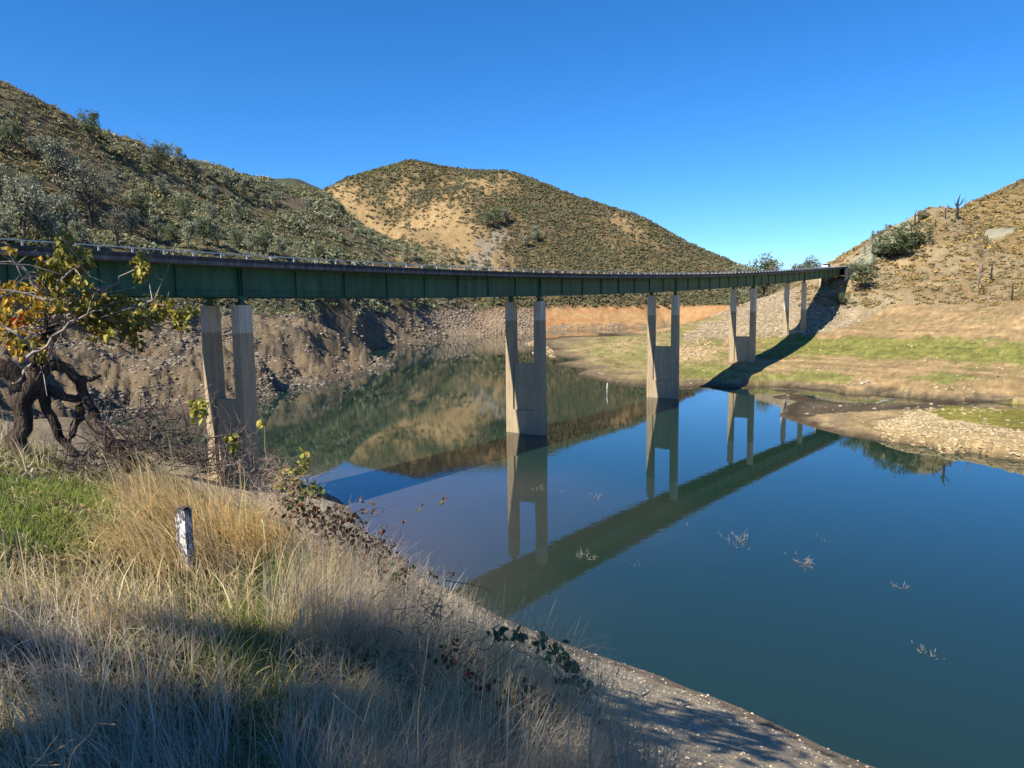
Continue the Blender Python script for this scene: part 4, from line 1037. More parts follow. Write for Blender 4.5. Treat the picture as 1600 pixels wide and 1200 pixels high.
G1, G2, G3, G4 = 'pines on the left hillside', 'trees on the mountain', 'trees behind the far bridge end', 'burnt snags on the right knob'
for a in (
 ('pine_tree', 'round_pine', 1, 140, 224, 165, 'tall rounded pine standing alone on the left ridge skyline', G1),
 ('pine_tree', 'grey_pine', 2, 82, 176, 160, 'tiny pine high on the left ridge, nearest the corner of the frame', G1),
 ('pine_tree', 'grey_pine', 3, 113, 194, 180, 'small pine on the skyline just left of the tall rounded pine', G1),
 ('pine_tree', 'conifer', 4, 157, 220, 196, 'slim pine just right of the tall rounded skyline pine', G1),
 ('pine_tree', 'conifer', 5, 172, 226, 201, 'pointed pine second to the right of the tall rounded skyline pine', G1),
 ('dead_tree', 'bare', 6, 224, 246, 203, 'leaning bare dead tree on the left skyline', G1),
 ('dead_tree', 'bare', 7, 231, 246, 216, 'short upright bare tree beside the leaning dead tree', G1),
 ('pine_tree', 'round_pine', 8, 246, 268, 216, 'broad pale green pine just right of the dead trees on the ridge', G1),
 ('pine_tree', 'sparse_pine', 9, 265, 258, 217, 'thin see-through pine between two fuller pines on the ridge', G1),
 ('pine_tree', 'grey_pine', 10, 282, 272, 224, 'dark-trunked pine on the ridge right of the see-through pine', G1),
 ('pine_tree', 'grey_pine', 11, 307, 282, 242, 'flat-topped pine lowest of the tall ridge pines', G1),
 ('pine_tree', 'grey_pine', 2, 232, 268, 236, 'low bushy pine below the dead trees on the left ridge', G1),
 ('pine_tree', 'forked_pine', 12, 145, 356, 230, 'big grey pine with three dark forking trunks and thin crown', G1),
 ('pine_tree', 'grey_pine', 13, 34, 378, 258, 'large pale pine at the left edge above the bridge', G1),
 ('pine_tree', 'sparse_pine', 14, 62, 380, 292, 'slanting thin pine between the large edge pine and the forked pine', G1),
 ('pine_tree', 'grey_pine', 15, 104, 376, 286, 'grey pine directly left of the three forking trunks', G1),
 ('pine_tree', 'grey_pine', 3, 86, 282, 200, 'tall grey pine halfway up the slope left of the forked pine', G1),
 ('pine_tree', 'round_pine', 16, 18, 232, 182, 'dark pine near the left edge high on the slope', G1),
 ('pine_tree', 'grey_pine', 11, 60, 258, 208, 'dark-stemmed pine on the slope between the edge and the tall grey pine', G1),
 ('pine_tree', 'round_pine', 8, 286, 348, 302, 'round grey-green pine alone in the middle of the left slope', G1),
 ('pine_tree', 'round_pine', 17, 318, 384, 332, 'rounded pine just above the bridge rail, left of a matching pair', G1),
 ('pine_tree', 'grey_pine', 13, 342, 388, 344, 'open pine just above the bridge rail between rounded pines', G1),
 ('pine_tree', 'round_pine', 1, 371, 392, 354, 'rounded pine above the rail on the right of the open pine', G1),
 ('pine_tree', 'grey_pine', 10, 245, 380, 330, 'grey pine above the rail right of the forked trunks', G1),
 ('pine_tree', 'grey_pine', 15, 205, 374, 318, 'tall grey pine right beside the forked trunks', G1),
 ('pine_tree', 'round_pine', 17, 415, 400, 352, 'pale full pine above the rail where the slope begins to narrow', G1),
 ('pine_tree', 'round_pine', 8, 497, 406, 377, 'small bright green pine standing close above the bridge rail', G1),
 ('pine_tree', 'sparse_pine', 9, 478, 336, 304, 'thin pine high on the narrowing end of the left slope', G1),
 ('pine_tree', 'grey_pine', 3, 352, 296, 262, 'first pine on the far back of the left ridge', G1),
 ('pine_tree', 'grey_pine', 13, 380, 306, 274, 'second pine on the far back of the left ridge', G1),
 ('pine_tree', 'grey_pine', 2, 330, 318, 284, 'pine on the upper slope below the back of the ridge', G1),
 ('pine_tree', 'forked_pine', 12, 8, 330, 244, 'wispy pine cut by the left edge of the frame, above the large pale pine', G1),
 ('pine_tree', 'grey_pine', 15, 48, 318, 262, 'wispy pine behind the top of the large pale edge pine', G1),
 ('pine_tree', 'grey_pine', 10, 118, 300, 236, 'wispy grey pine just above the crown of the forked pine', G1),
 ('pine_tree', 'sparse_pine', 9, 172, 320, 258, 'thin pine right of the forked crown, higher on the slope', G1),
 ('pine_tree', 'forked_pine', 19, 184, 388, 312, 'spindly forked pine just above the rail right of the big forked one', G1),
 ('pine_tree', 'grey_pine', 2, 10, 386, 316, 'low full pine in the left corner just above the rail', G1),
 ('pine_tree', 'grey_pine', 3, 78, 388, 324, 'full pine just above the rail under the slanting thin pine', G1),
 ('pine_tree', 'grey_pine', 13, 128, 390, 338, 'pale pine in front of the forked trunks, touching the rail', G1),
 ('pine_tree', 'round_pine', 16, 268, 388, 346, 'dark round pine above the rail between two grey pines', G1),
 ('pine_tree', 'grey_pine', 15, 294, 390, 336, 'tall wispy pine above the rail left of the rounded pines', G1),
 ('pine_tree', 'grey_pine', 11, 394, 398, 360, 'small pine above the rail just left of the pale full pine', G1),
 ('pine_tree', 'grey_pine', 2, 442, 402, 366, 'grey pine above the rail just right of the pale full pine', G1),
 ('pine_tree', 'sparse_pine', 14, 466, 404, 372, 'thin pine above the rail left of the bright green pine', G1),
 ('pine_tree', 'grey_pine', 10, 255, 312, 268, 'pine on the open slope below the see-through ridge pine', G1),
 ('pine_tree', 'round_pine', 17, 222, 340, 296, 'full pine on the open slope between the forked pine and the round one', G1),
 ('pine_tree', 'grey_pine', 3, 330, 352, 312, 'pine on the open slope right of the round middle pine', G1),
 ('pine_tree', 'grey_pine', 13, 372, 346, 312, 'pale pine on the open slope, farthest right before it narrows', G1),
 ('pine_tree', 'grey_pine', 11, 404, 318, 288, 'third pine on the far back of the left ridge', G1),
 ('pine_tree', 'grey_pine', 15, 428, 322, 296, 'fourth pine on the far back of the left ridge', G1),
 ('pine_tree', 'sparse_pine', 14, 558, 380, 352, 'thin grey pine on the edge of the golden slope', G1),
 ('pine_tree', 'conifer', 18, 637, 414, 380, 'dark spreading pine at the foot of the golden slope by the rail', G2),
 ('pine_tree', 'sparse_pine', 9, 713, 412, 386, 'thin pine on golden grass left of the pale rock slide', G2),
 ('pine_tree', 'round_pine', 16, 763, 356, 326, 'left tree of the dark clump above the pale rock slide', G2),
 ('pine_tree', 'round_pine', 1, 777, 352, 321, 'middle tree of the dark clump above the pale rock slide', G2),
 ('pine_tree', 'grey_pine', 11, 791, 350, 321, 'right tree of the dark clump above the pale rock slide', G2),
 ('pine_tree', 'grey_pine', 10, 839, 380, 349, 'lone grey pine in the brush right of the dark clump', G2),
 ('pine_tree', 'grey_pine', 3, 822, 388, 364, 'low grey pine below the lone pine on the brushy slope', G2),
): tree(*a)
for a in (
 ('pine_tree', 'grey_pine', 13, 1155, 432, 402, 'wide low pine rising behind the bridge at the end of the mountain slope', G3, 'tree', 470),
 ('pine_tree', 'round_pine', 17, 1194, 438, 393, 'tallest tree standing against the sky behind the bridge', G3, 'tree', 430),
 ('pine_tree', 'sparse_pine', 14, 1208, 438, 402, 'thin tree leaning out beside the tallest tree behind the bridge', G3, 'tree', 425),
 ('pine_tree', 'grey_pine', 2, 1176, 438, 416, 'small tree between the wide low pine and the tallest tree', G3, 'tree', 450),
 ('pine_tree', 'round_pine', 8, 1266, 434, 396, 'full pointed tree behind the far end of the bridge', G3, 'tree', 400),
 ('pine_tree', 'round_pine', 1, 1250, 434, 406, 'smaller round tree joined to the full pointed tree', G3, 'tree', 400),
 ('pine_tree', 'grey_pine', 15, 1234, 436, 414, 'lowest tree left of the round tree behind the bridge', G3, 'tree', 410),
): tree(*a, wide=1.1)
tree('pine_tree', 'round_pine', 17, 1347, 456, 403, 'round green pine standing right beside the far bridge abutment', 'trees on the right knob', wide=1.5)
tree('pine_tree', 'sparse_pine', 9, 1366, 426, 396, 'thin small pine behind the round green pine by the abutment', 'trees on the right knob')
tree('oak_tree', 'oak', 21, 1396, 404, 358, 'lower left of two dark round oaks beside the grey road cut', 'trees on the right knob', wide=1.5)
tree('oak_tree', 'oak', 22, 1422, 388, 345, 'upper right of two dark round oaks beside the grey road cut', 'trees on the right knob', wide=1.5)
tree('pine_tree', 'conifer', 23, 1363, 392, 360, 'slim conifer against the sky on the grey road cut', 'trees on the right knob')
tree('pine_tree', 'sparse_pine', 14, 1384, 378, 348, 'bare-stemmed pine behind the two oaks', 'trees on the right knob', Y=300)
tree('pine_tree', 'sparse_pine', 9, 1397, 374, 348, 'small pine against the sky just left of the upper oak', 'trees on the right knob', Y=302)
tree('pine_tree', 'conifer', 4, 1351, 400, 384, 'tiny conifer low on the grey road cut', 'trees on the right knob')
tree('pine_tree', 'grey_pine', 2, 1374, 382, 356, 'low pine between the slim conifer and the bare-stemmed pine', 'trees on the right knob', Y=296)
tree('bush', 'oak', 22, 1443, 344, 330, 'dark bush on the skyline right of the pair of snags', None, 'bush', wide=1.3)
tree('bush', 'oak', 24, 1372, 402, 384, 'dark bush on the grey road cut left of the lower oak', None, 'bush', wide=1.3)
tree('bush', 'oak', 24, 1317, 477, 456, 'round green bush on the stones beside the bridge shadow', None, 'bush', wide=1.1)
tree('bare_bush', 'bare', 7, 1306, 468, 440, 'leafless grey bush just left of the round green bush', None, 'bush', wide=1.4)
tree('bare_bush', 'bare', 6, 1346, 464, 446, 'tangled bare bush under the round green pine', None, 'bush', wide=1.6)
tree('burnt_snag', 'snag', 31, 1495, 342, 303, 'tallest forked burnt snag against the sky on the right knob', G4, 'dead tree', wide=1.25)
tree('burnt_snag', 'snag', 32, 1429, 352, 326, 'slim burnt snag, left one of a pair above the oaks', G4, 'dead tree')
tree('burnt_snag', 'snag', 33, 1435, 350, 327, 'thicker burnt snag, right one of a pair above the oaks', G4, 'dead tree')
tree('burnt_snag', 'stump', 34, 1477, 342, 324, 'single straight burnt pole between the pink bush and the tallest snag', G4, 'dead tree', wide=.5)
tree('bare_bush', 'bare', 6, 1462, 340, 319, 'pinkish leafless bush on top of the knob', G4, 'bush', wide=1.2)
tree('dead_tree', 'bare', 36, 1528, 456, 372, 'tall grey dead tree on the slope of the right knob', G4, 'dead tree')
for x, y, t, l in ((1542, 384, 367, 'short burnt stump on the ridge right of the grey dead tree top'), (1425, 400, 386, 'short burnt stump halfway up the knob below the oaks'), (1549, 440, 412, 'burnt stump just right of the grey dead tree'), (1461, 356, 342, 'small burnt stump near the knob top'),
                   (1535, 426, 412, 'small burnt stump touching the grey dead tree'), (1581, 470, 446, 'leaning burnt stump near the right edge'), (1505, 352, 340, 'burnt stump just below the tallest snag')):
    tree('burnt_stump', 'stump', 34, x, y, t, l, G4, 'stump', wide=.55)
# ================================================================== FOREGROUND
def gz(X, Y): return float(ground(X, Y))
def PR(x, y, r):                            # pixel (x, y) at horizontal distance r
    d = ray(x, y); return EYE + d * (r / math.hypot(d[0], d[1]))

# ---- grass
M_GRASS = mat_tint('grass', .65, .18, 3.0, trans=.5)
def blades(base, L, head, lean, width, cols, rng, seg=3, curl=.6):
    """bent ribbons: base (n,3), length, compass heading of the lean, lean 0..1"""
    n = len(base); hx = np.stack([np.cos(head), np.sin(head), np.zeros(n)], -1)
    fa = rng.random(n) * math.pi; side = np.stack([np.cos(fa), np.sin(fa), np.zeros(n)], -1)
    V = []; p = base.copy()
    ang = lean * .55
    for k in range(seg + 1):
        w = (width * (1 - .85 * k / seg))[:, None] * .5
        V.append(p - side * w); V.append(p + side * w)
        st = (L / seg)[:, None]
        p = p + st * (np.sin(ang)[:, None] * hx + np.cos(ang)[:, None] * np.array([0, 0, 1.0]))
        ang = np.minimum(ang + lean * curl * (.6 + .8 * rng.random(n)), 2.1)
    V = np.stack(V, 1).reshape(-1, 3); m = 2 * (seg + 1)
    q = np.array([(2 * k, 2 * k + 1, 2 * k + 3, 2 * k + 2) for k in range(seg)])
    F = (q[None] + m * np.arange(n)[:, None, None]).reshape(-1, 4)
    return V, F, np.repeat(cols, m, 0)

rng = np.random.default_rng(77)
def shelf_points(n, rmax=15.0, rmin=1.25, a0=-44, a1=40):
    az = np.radians(a0 + (a1 - a0) * rng.random(n)); r = np.sqrt(rmin ** 2 + (rmax ** 2 - rmin ** 2) * rng.random(n) ** 1.35)
    X = r * np.sin(az); Y = r * np.cos(az); z = ground(X, Y)
    re = np.interp(np.degrees(az), AZ_E, R_E)
    k = (r < re + 1.3 + 1.2 * rng.random(n) + np.where(np.degrees(az) < -13, 3.0 * rng.random(n) ** 1.5, 0))
    return np.stack([X, Y, z], -1)[k], r[k], re[k]
base, rr, re = shelf_points(330000)
bx, by = proj(base)
bx = bx + 25 * rng.normal(size=len(bx)); by = by + 12 * rng.normal(size=len(by))
PATH = [(330, 1000), (400, 915), (450, 865), (500, 850), (470, 900), (430, 980), (450, 1080), (450, 1300), (340, 1300), (380, 1120)]
LAWN = [(-80, 722), (40, 722), (140, 745), (235, 772), (205, 810), (170, 850), (120, 905), (-80, 925)]
MOUND = [(185, 880), (205, 815), (260, 768), (330, 752), (440, 752), (520, 810), (450, 850), (420, 872), (330, 900), (230, 905)]
RIGHT = [(440, 870), (530, 845), (640, 870), (720, 930), (1100, 1300), (460, 1300), (450, 1080), (440, 980)]
in_path = inpoly(bx, by, PATH); in_lawn = inpoly(bx, by, LAWN); in_mound = inpoly(bx, by, MOUND); in_right = inpoly(bx, by, RIGHT) & ~in_path
clump = fbm(base[:, 0] * 1.6, base[:, 1] * 1.6, 131, 3)
keep = (rng.random(len(base)) < np.where(in_path, .25, np.where(in_lawn, .62, .95)) * np.clip(.75 + clump * .9, .1, 1))
keep &= rng.random(len(base)) < np.clip(4.2 / rr, .42, 1.0)
b = base[keep]; cl = clump[keep]; ip, il, im, ir = in_path[keep], in_lawn[keep], in_mound[keep], in_right[keep]; r_ = rr[keep]
n = len(b)
Lb = np.full(n, .40) + .16 * cl
Lb = np.where(ir, .62 + .25 * cl, Lb); Lb = np.where(im, .74 + .15 * cl, Lb); Lb = np.where(il, .24, Lb); Lb = np.where(ip, .26, Lb)
Lb = Lb * (.45 + .75 * rng.random(n)); Lb = np.where(r_ < 2.3, Lb * np.clip((r_ - .9) / 1.4, .3, 1), Lb)
flow = fbm(b[:, 0] * .7 + 9, b[:, 1] * .7, 137, 2) * 3.2
head = np.where(im, math.radians(205), np.where(ir, math.radians(20), math.radians(160))) + flow + rng.normal(size=n) * np.where(im, .45, 1.25)
lean = np.clip(np.where(im, .70, np.where(il, 2.0, np.where(ir, .68, .85))) + np.where(im, .3, .5) * rng.normal(size=n), .05, 2.3)
ST = 1.32 * np.array([(.54, .41, .21), (.47, .36, .20), (.62, .49, .28), (.38, .30, .18), (.50, .42, .26)])
cols = np.minimum(ST[rng.integers(0, 5, n)] * (.8 + .4 * rng.random((n, 1))) * np.where((im | il)[:, None], np.array((1.12, 1.04, .88)), 1.0), .9)
gm = (rng.random(n) < np.where(il, .12, .04)); cols = np.where(gm[:, None], np.array((.24, .27, .075)) * (.7 + .6 * rng.random((n, 1))), cols)
wd = np.clip(.0011 * r_, .0022, .008) * (.7 + .6 * rng.random(n))
flatn = sstep(.22, .42, fbm(b[:, 0] * 1.1 + 30, b[:, 1] * 1.1, 141, 3)) * ~im
lean = lean + flatn * .8; Lb = Lb * (1 + .15 * flatn)
old = sstep(-.1, .4, fbm(b[:, 0] * 1.3 + 70, b[:, 1] * 1.3, 143, 3))[:, None] * ~im[:, None]
cols = cols * (1 - old) + old * cols.mean(1, keepdims=True) * np.array((1.0, .9, .72))
thick = (rng.random(n) < .03) & ~ir
wd = np.where(thick, wd * 2.1, wd); Lb = np.where(thick, Lb * 1.15, Lb); cols = np.where(thick[:, None], np.minimum(cols * 1.25, .85), cols); lean = np.where(thick, lean * .6, lean)
v, f, c = blades(b, Lb, head, lean, wd, cols, rng, 4, np.where(ir | im, .5, .75))
print('dry blades', n)
o = np_mesh('dry_grass', v, f, M_GRASS, col=c); tag(o, 'tall dry straw-coloured grass over the near bank', 'grass', kind='stuff')
# green growth between the dry stalks
gmask = (in_path & (rng.random(len(base)) < .95)) | (in_lawn & (rng.random(len(base)) < .95 * np.clip(.45 + fbm(base[:, 0] * .9, base[:, 1] * .9, 139, 3) * 1.7, 0, .95))) | ((rng.random(len(base)) < .10) & ~in_mound)
g = base[gmask]; rg = rr[gmask]; n = len(g); gl = in_lawn[gmask]
cols = np.array([(.20, .28, .05), (.25, .33, .06), (.15, .21, .04), (.32, .34, .09)])[rng.integers(0, 4, n)] * (.75 + .5 * rng.random((n, 1)))
v, f, c = blades(g, (.06 + .13 * rng.random(n)) * np.where(gl, .75, 1), rng.random(n) * 6.28, .3 + .9 * rng.random(n), np.clip(.0014 * rg, .003, .010), cols, rng, 2)
o = np_mesh('green_grass', v, f, M_GRASS, col=c); tag(o, 'short fresh green grass among the dry stalks', 'grass', kind='stuff')

# ---- leaves and twigs
M_TLEAF = mat_tint('autumn_leaf', .6, .22, 12.0, trans=.30, spec=.3)
M_TWIG = mat_noise('twig_bark', (.16, .13, .11), (.36, .31, .27), 14, .85)
M_DTWIG = mat_noise('dark_twig', (.045, .033, .028), (.16, .12, .10), 14, .9)
M_WETTWIG = mat_noise('wet_twig', (.09, .08, .07), (.34, .31, .27), 3, .7)
M_PINKTWIG = mat_noise('pinkish_twig', (.17, .12, .095), (.36, .27, .215), 14, .9)
M_OLDBARK = mat_noise('old_bark', (.018, .013, .010), (.13, .095, .072), 7, .95, .10, 22, stretch=(1, 1, .35))
def leaves(cen, size, dirs, cols, rng, fold=.45, aspect=.44):
    """folded pointed leaves hanging along dirs"""
    n = len(cen); d = dirs / (np.linalg.norm(dirs, axis=1)[:, None] + 1e-9)
    h = rng.normal(size=(n, 3)); a = np.cross(d, h); a /= np.linalg.norm(a, axis=1)[:, None] + 1e-9; b = np.cross(d, a)
    s = size[:, None]; curl = (.2 + .9 * rng.random((n, 1)))
    p0 = cen; pm = cen + d * s * .5 - b * s * .10; pt = cen + d * s * (1 - .3 * curl) + b * s * curl * .6
    l1 = cen + d * s * .28 + a * s * aspect * .5 + b * s * fold * .4; l2 = cen + d * s * .66 + a * s * aspect * .42 + b * s * (fold * .4 + curl * .2)
    r1 = cen + d * s * .28 - a * s * aspect * .5 + b * s * fold * .4; r2 = cen + d * s * .66 - a * s * aspect * .42 + b * s * (fold * .4 + curl * .2)
    V = np.stack([p0, l1, l2, pt, pm, r1, r2], 1).reshape(-1, 3)
    q = np.array([(0, 1, 2, 4), (0, 4, 6, 5)]); t = np.array([(4, 2, 3), (4, 3, 6)])
    o7 = 7 * np.arange(n)[:, None, None]
    return V, [(q[None] + o7).reshape(-1, 4), (t[None] + o7).reshape(-1, 3)], np.repeat(cols, 7, 0)

def jag(pts, k, amp, rng):
    """resample a polyline and shake it a little"""
    pts = np.asarray(pts, float); s = np.linspace(0, len(pts) - 1, k); i = np.clip(s.astype(int), 0, len(pts) - 2); t = (s - i)[:, None]
    q = pts[i] * (1 - t) + pts[i + 1] * t
    q[1:-1] += rng.normal(size=(k - 2, 3)) * amp
    return q

def gnarled_tree():
    rng = np.random.default_rng(5); random.seed(9)
    R = 9.0
    g = hit(28, 712, 3)[0]; R = math.hypot(g[0], g[1]) if np.isfinite(g).all() else 9.0
    print('tree at', g)
    base = np.array(g); S = R / 9.0
    root = empty('gnarled_tree', base); inv = -base
    tag(root, 'gnarled old tree with dark trunk and drooping yellow-green leaves at left', 'tree')
    def L(pts, dr=0): return np.array([PR(p[0], p[1], R + (p[2] if len(p) > 2 else dr)) for p in pts]) + inv
    mb = MB()
    mb.tube(jag(L([(22, 728), (26, 700), (33, 660), (40, 620), (48, 590), (60, 572)]), 12, .02, rng), np.interp(np.linspace(0, 1, 12), [0, .2, .5, .8, 1], [.145, .10, .09, .10, .085]) * S, 10, rough=.16)
    mb.tube(jag(L([(44, 612), (20, 580), (-20, 560), (-60, 530)]), 7, .02, rng), np.linspace(.10, .05, 7) * S, 7, rough=.15)
    mb.tube(jag(L([(50, 585), (62, 555), (72, 530), (78, 500)]), 7, .02, rng), np.linspace(.09, .03, 7) * S, 7, rough=.12)
    trunk = mb.build('trunk', M_OLDBARK, root, True)
    mb = MB(); mb.tube(jag(L([(52, 588), (76, 572), (100, 573), (122, 588), (132, 612), (142, 640, -.1), (160, 672, -.2), (186, 706, -.3), (205, 735, -.3)]), 18, .015, rng), np.interp(np.linspace(0, 1, 18), [0, .3, .5, .75, 1], [.07, .055, .058, .066, .07]) * S, 9, rough=.18)
    mb.tube(L([(126, 590), (142, 593), (158, 586)]), [.045 * S, .035 * S, .02 * S], 6, rough=.1)
    mb.build('broken_limb', M_OLDBARK, root, True)
    mb = MB(); mb.tube(jag(L([(60, 596), (70, 630), (82, 660), (100, 690), (118, 712, -.2)]), 10, .015, rng), np.linspace(.06, .035, 10) * S, 8, rough=.15)
    mb.tube(jag(L([(72, 606), (95, 618), (118, 628), (132, 616)]), 8, .012, rng), np.linspace(.05, .04, 8) * S, 7, rough=.15)
    mb.tube(jag(L([(130, 625), (122, 655), (108, 690)]), 7, .015, rng), np.linspace(.055, .03, 7) * S, 7, rough=.15)
    mb.build('low_limb', M_OLDBARK, root, True)
    BR = [[(78, 505), (110, 482), (150, 480), (200, 484), (250, 488), (296, 492)], [(72, 530), (80, 470), (92, 430), (102, 378)], [(78, 505), (120, 468), (160, 452), (190, 438), (222, 408)],
          [(62, 555), (30, 525), (-10, 505), (-60, 500)], [(-30, 455), (20, 470), (60, 492), (90, 520), (115, 535)], [(75, 500), (100, 500), (135, 515), (170, 530), (205, 538)],
          [(60, 452), (40, 422), (18, 394)], [(80, 470), (70, 440), (60, 410)], [(90, 440), (112, 425), (135, 402)], [(150, 480), (175, 500), (215, 508), (280, 508)], [(110, 482), (80, 500), (40, 510), (5, 520)],
          [(200, 484), (235, 470), (262, 478)], [(110, 482), (60, 462), (0, 452), (-40, 460)], [(60, 545), (40, 535), (15, 530)], [(20, 600), (60, 560), (110, 520)], [(30, 566), (70, 545), (110, 500), (160, 485)]]
    mb = MB(); ends = []
    for br in BR:
        dr = rng.normal() * .25
        q = jag(L(br, dr), max(7, 3 * len(br)), .02, rng); mb.tube(q, np.linspace(.020, .006, len(q)) * S, 5)
        ends.append(q)
        for k in range(7):
            i = rng.integers(1, len(q) - 1); d = rng.normal(size=3) * .28; d[2] -= .05
            mb.tube([q[i], q[i] + d * .5 + rng.normal(size=3) * .02, q[i] + d], [.008, .006, .003], 4)
    mb.build('branches', M_TWIG, root)
    BU = [(100, 377, 9), (106, 391, 9), (95, 404, 9), (120, 410, 8), (132, 404, 7), (84, 424, 9), (104, 428, 12), (120, 440, 8), (70, 432, 8), (96, 446, 10), (58, 448, 7), (221, 405, 7), (223, 418, 7), (219, 432, 7), (17, 394, 4), (60, 411, 5), (112, 418, 9), (88, 412, 7),
          (10, 455, 8), (32, 461, 8), (60, 470, 9), (50, 490, 9), (10, 480, 8), (0, 500, 8), (36, 503, 8), (92, 478, 7), (120, 478, 7), (142, 468, 8), (152, 480, 9), (166, 474, 9), (190, 468, 8), (200, 480, 9), (212, 494, 9), (140, 500, 9), (152, 511, 9), (166, 503, 9), (182, 500, 8), (196, 506, 9), (206, 513, 8), (226, 503, 7), (250, 490, 8), (240, 474, 7), (275, 489, 7), (298, 489, 6), (284, 509, 6), (262, 478, 6), (20, 530, 9), (31, 545, 9), (60, 535, 8), (86, 524, 7), (4, 520, 8), (164, 530, 7), (200, 525, 8), (214, 538, 6), (64, 556, 5), (130, 486, 6), (176, 488, 7)]
    PALY = np.array((1.15, 1.05, .95)) * np.array([(.30, .29, .06), (.22, .235, .05), (.36, .33, .07), (.13, .15, .04), (.25, .19, .06), (.38, .27, .06)])
    cen, cc = [], []
    for (x, y, w) in BU:
        k = int(6 + w * w * .46); dr = rng.normal() * .25
        for i in range(k):
            cen.append(PR(x + rng.normal() * w * .85, y + rng.normal() * w * .85 - 4, R + dr + rng.normal() * .12) + inv)
            if 10 < x < 45 and 495 < y < 520 and rng.random() < .5: cc.append((.55, .13, .02))
            elif x < 70 and rng.random() < .45: cc.append((.52, .30, .035))
            else: cc.append(PALY[rng.choice(6, p=(.3, .27, .13, .15, .1, .05))] * (.75 + .5 * rng.random()))
    cen = np.array(cen); n = len(cen)
    d = rng.normal(size=(n, 3)) * .55; d[:, 2] -= .9
    v, f, c = leaves(cen, (.05 + .065 * rng.random(n)) * S, d, np.array(cc), rng)
    np_mesh('leaves', v, f, M_TLEAF, root, col=c)
    return R
TREE_R = gnarled_tree()

# ---- dead brush at the foot of the tree
def brush(name, label, cat, boxes, count, L, mat, seed, r0, rad=.006, group=None, rise=.5):
    rng = np.random.default_rng(seed)
    x0, y0 = boxes[0][0], boxes[0][1]
    base = PR(x0, y0, r0); base[2] = gz(base[0], base[1])
    root = empty(name, base); tag(root, label, cat, group)
    mb = MB()
    for (x, y, w, h) in boxes:
        for k in range(count):
            p = PR(x + rng.normal() * w, y + rng.normal() * h, r0 + rng.normal() * .4) - base
            d = rng.normal(size=3); d[2] = abs(d[2]) * rise; d /= np.linalg.norm(d); ln = L * (.4 + .9 * rng.random())
            q = [p]
            for i in range(4):
                d = d + rng.normal(size=3) * .35; d /= np.linalg.norm(d); q.append(q[-1] + d * ln / 4)
            r = rad * (.5 + rng.random()); mb.tube(q, np.linspace(r, r * .35, 5), 4)
            if rng.random() < .5:
                i = rng.integers(1, 4); e = rng.normal(size=3) * ln * .3; mb.tube([q[i], q[i] + e * .5, q[i] + e + rng.normal(size=3) * .02], [r * .6, r * .4, r * .2], 4)
    tag(mb.build('twigs', mat, root), kind='stuff')
    return root, base
brush('dead_brush', 'tangle of dark dead branches at the foot of the gnarled tree', 'brush', [(210, 690, 30, 14), (170, 715, 26, 10), (260, 705, 28, 12), (300, 718, 24, 10), (230, 660, 24, 16), (130, 725, 26, 10), (340, 730, 22, 10)], 46, .62, M_DTWIG, 3, TREE_R - .2, .008)
brush('dead_brush', 'pale dry twigs in front of the near bridge pier', 'brush', [(330, 705, 26, 16), (375, 715, 22, 18), (410, 735, 20, 14), (300, 660, 22, 20)], 26, .42, M_DTWIG, 4, 9.2, .005)

brush('dry_bush', 'dense fine pinkish-brown dry bush on the bank edge left of the bramble thicket', 'bush', [(400, 775, 22, 16), (440, 790, 24, 18), (470, 815, 24, 20), (430, 745, 18, 14)], 60, .34, M_PINKTWIG, 6, 8.2, .0035, rise=.9)
brush('dry_bush', 'dry reddish bush below the bramble thicket, at the brink above the water', 'bush', [(510, 850, 26, 16), (550, 870, 26, 16), (590, 900, 24, 18), (630, 930, 22, 20)], 50, .30, M_PINKTWIG, 7, 6.9, .003, rise=.9)
brush('dry_bush', 'low grey-brown dry bush beside the arching cane', 'bush', [(680, 1000, 34, 24), (740, 1060, 36, 26), (800, 1110, 34, 26), (660, 960, 22, 16)], 46, .17, M_DTWIG, 8, 4.1, .002, rise=.8)

# ---- brambles along the edge of the shelf
BCOL = {'yellow': np.array([(.33, .32, .05), (.24, .26, .05), (.38, .30, .06), (.13, .15, .04)]), 'red': np.array([(.16, .06, .035), (.09, .10, .04), (.07, .09, .03), (.20, .10, .05), (.12, .08, .05)]), 'dark': np.array([(.075, .12, .045), (.09, .14, .05), (.065, .10, .04), (.17, .18, .055)])}
def bramble(label, canes, r0, pal, bunch, seed, lsize=.07, thin=.005, extra=0, mat=None):
    rng = np.random.default_rng(seed)
    x0, y0 = canes[0][0][:2]
    base = PR(x0, y0, r0); base[2] = gz(base[0], base[1])
    root = empty('bramble', base); tag(root, label, 'bramble', 'brambles along the edge of the bank')
    mb = MB(); cen = []
    for cn in canes:
        dr = rng.normal() * .12
        q = jag([PR(p[0], p[1], r0 + dr) - base for p in cn], max(8, 4 * len(cn)), .012, rng)
        mb.tube(q, np.linspace(thin, thin * .4, len(q)), 5)
        for i in range(1, len(q)):
            if rng.random() < .7:
                e = rng.normal(size=3) * .07; mb.tube([q[i], q[i] + e], [thin * .4, thin * .25], 3)
                if rng.random() < extra: cen += [q[i] + e + rng.normal(size=3) * .015 for _ in range(3)]
    mb.build('cane', mat or M_DTWIG, root)
    for (x, y, w, k) in bunch: cen += [PR(x + rng.normal() * w, y + rng.normal() * w * .8, r0 + rng.normal() * .12) - base for _ in range(k)]
    if cen:
        cen = np.array(cen); n = len(cen); d = rng.normal(size=(n, 3)) * .7; d[:, 2] -= .5
        v, f, c = leaves(cen, lsize * (.6 + .7 * rng.random(n)), d, BCOL[pal][rng.integers(0, len(BCOL[pal]), n)] * (.75 + .5 * rng.random((n, 1))), rng, .25, .62)
        np_mesh('leaves', v, f, M_TLEAF, root, col=c)
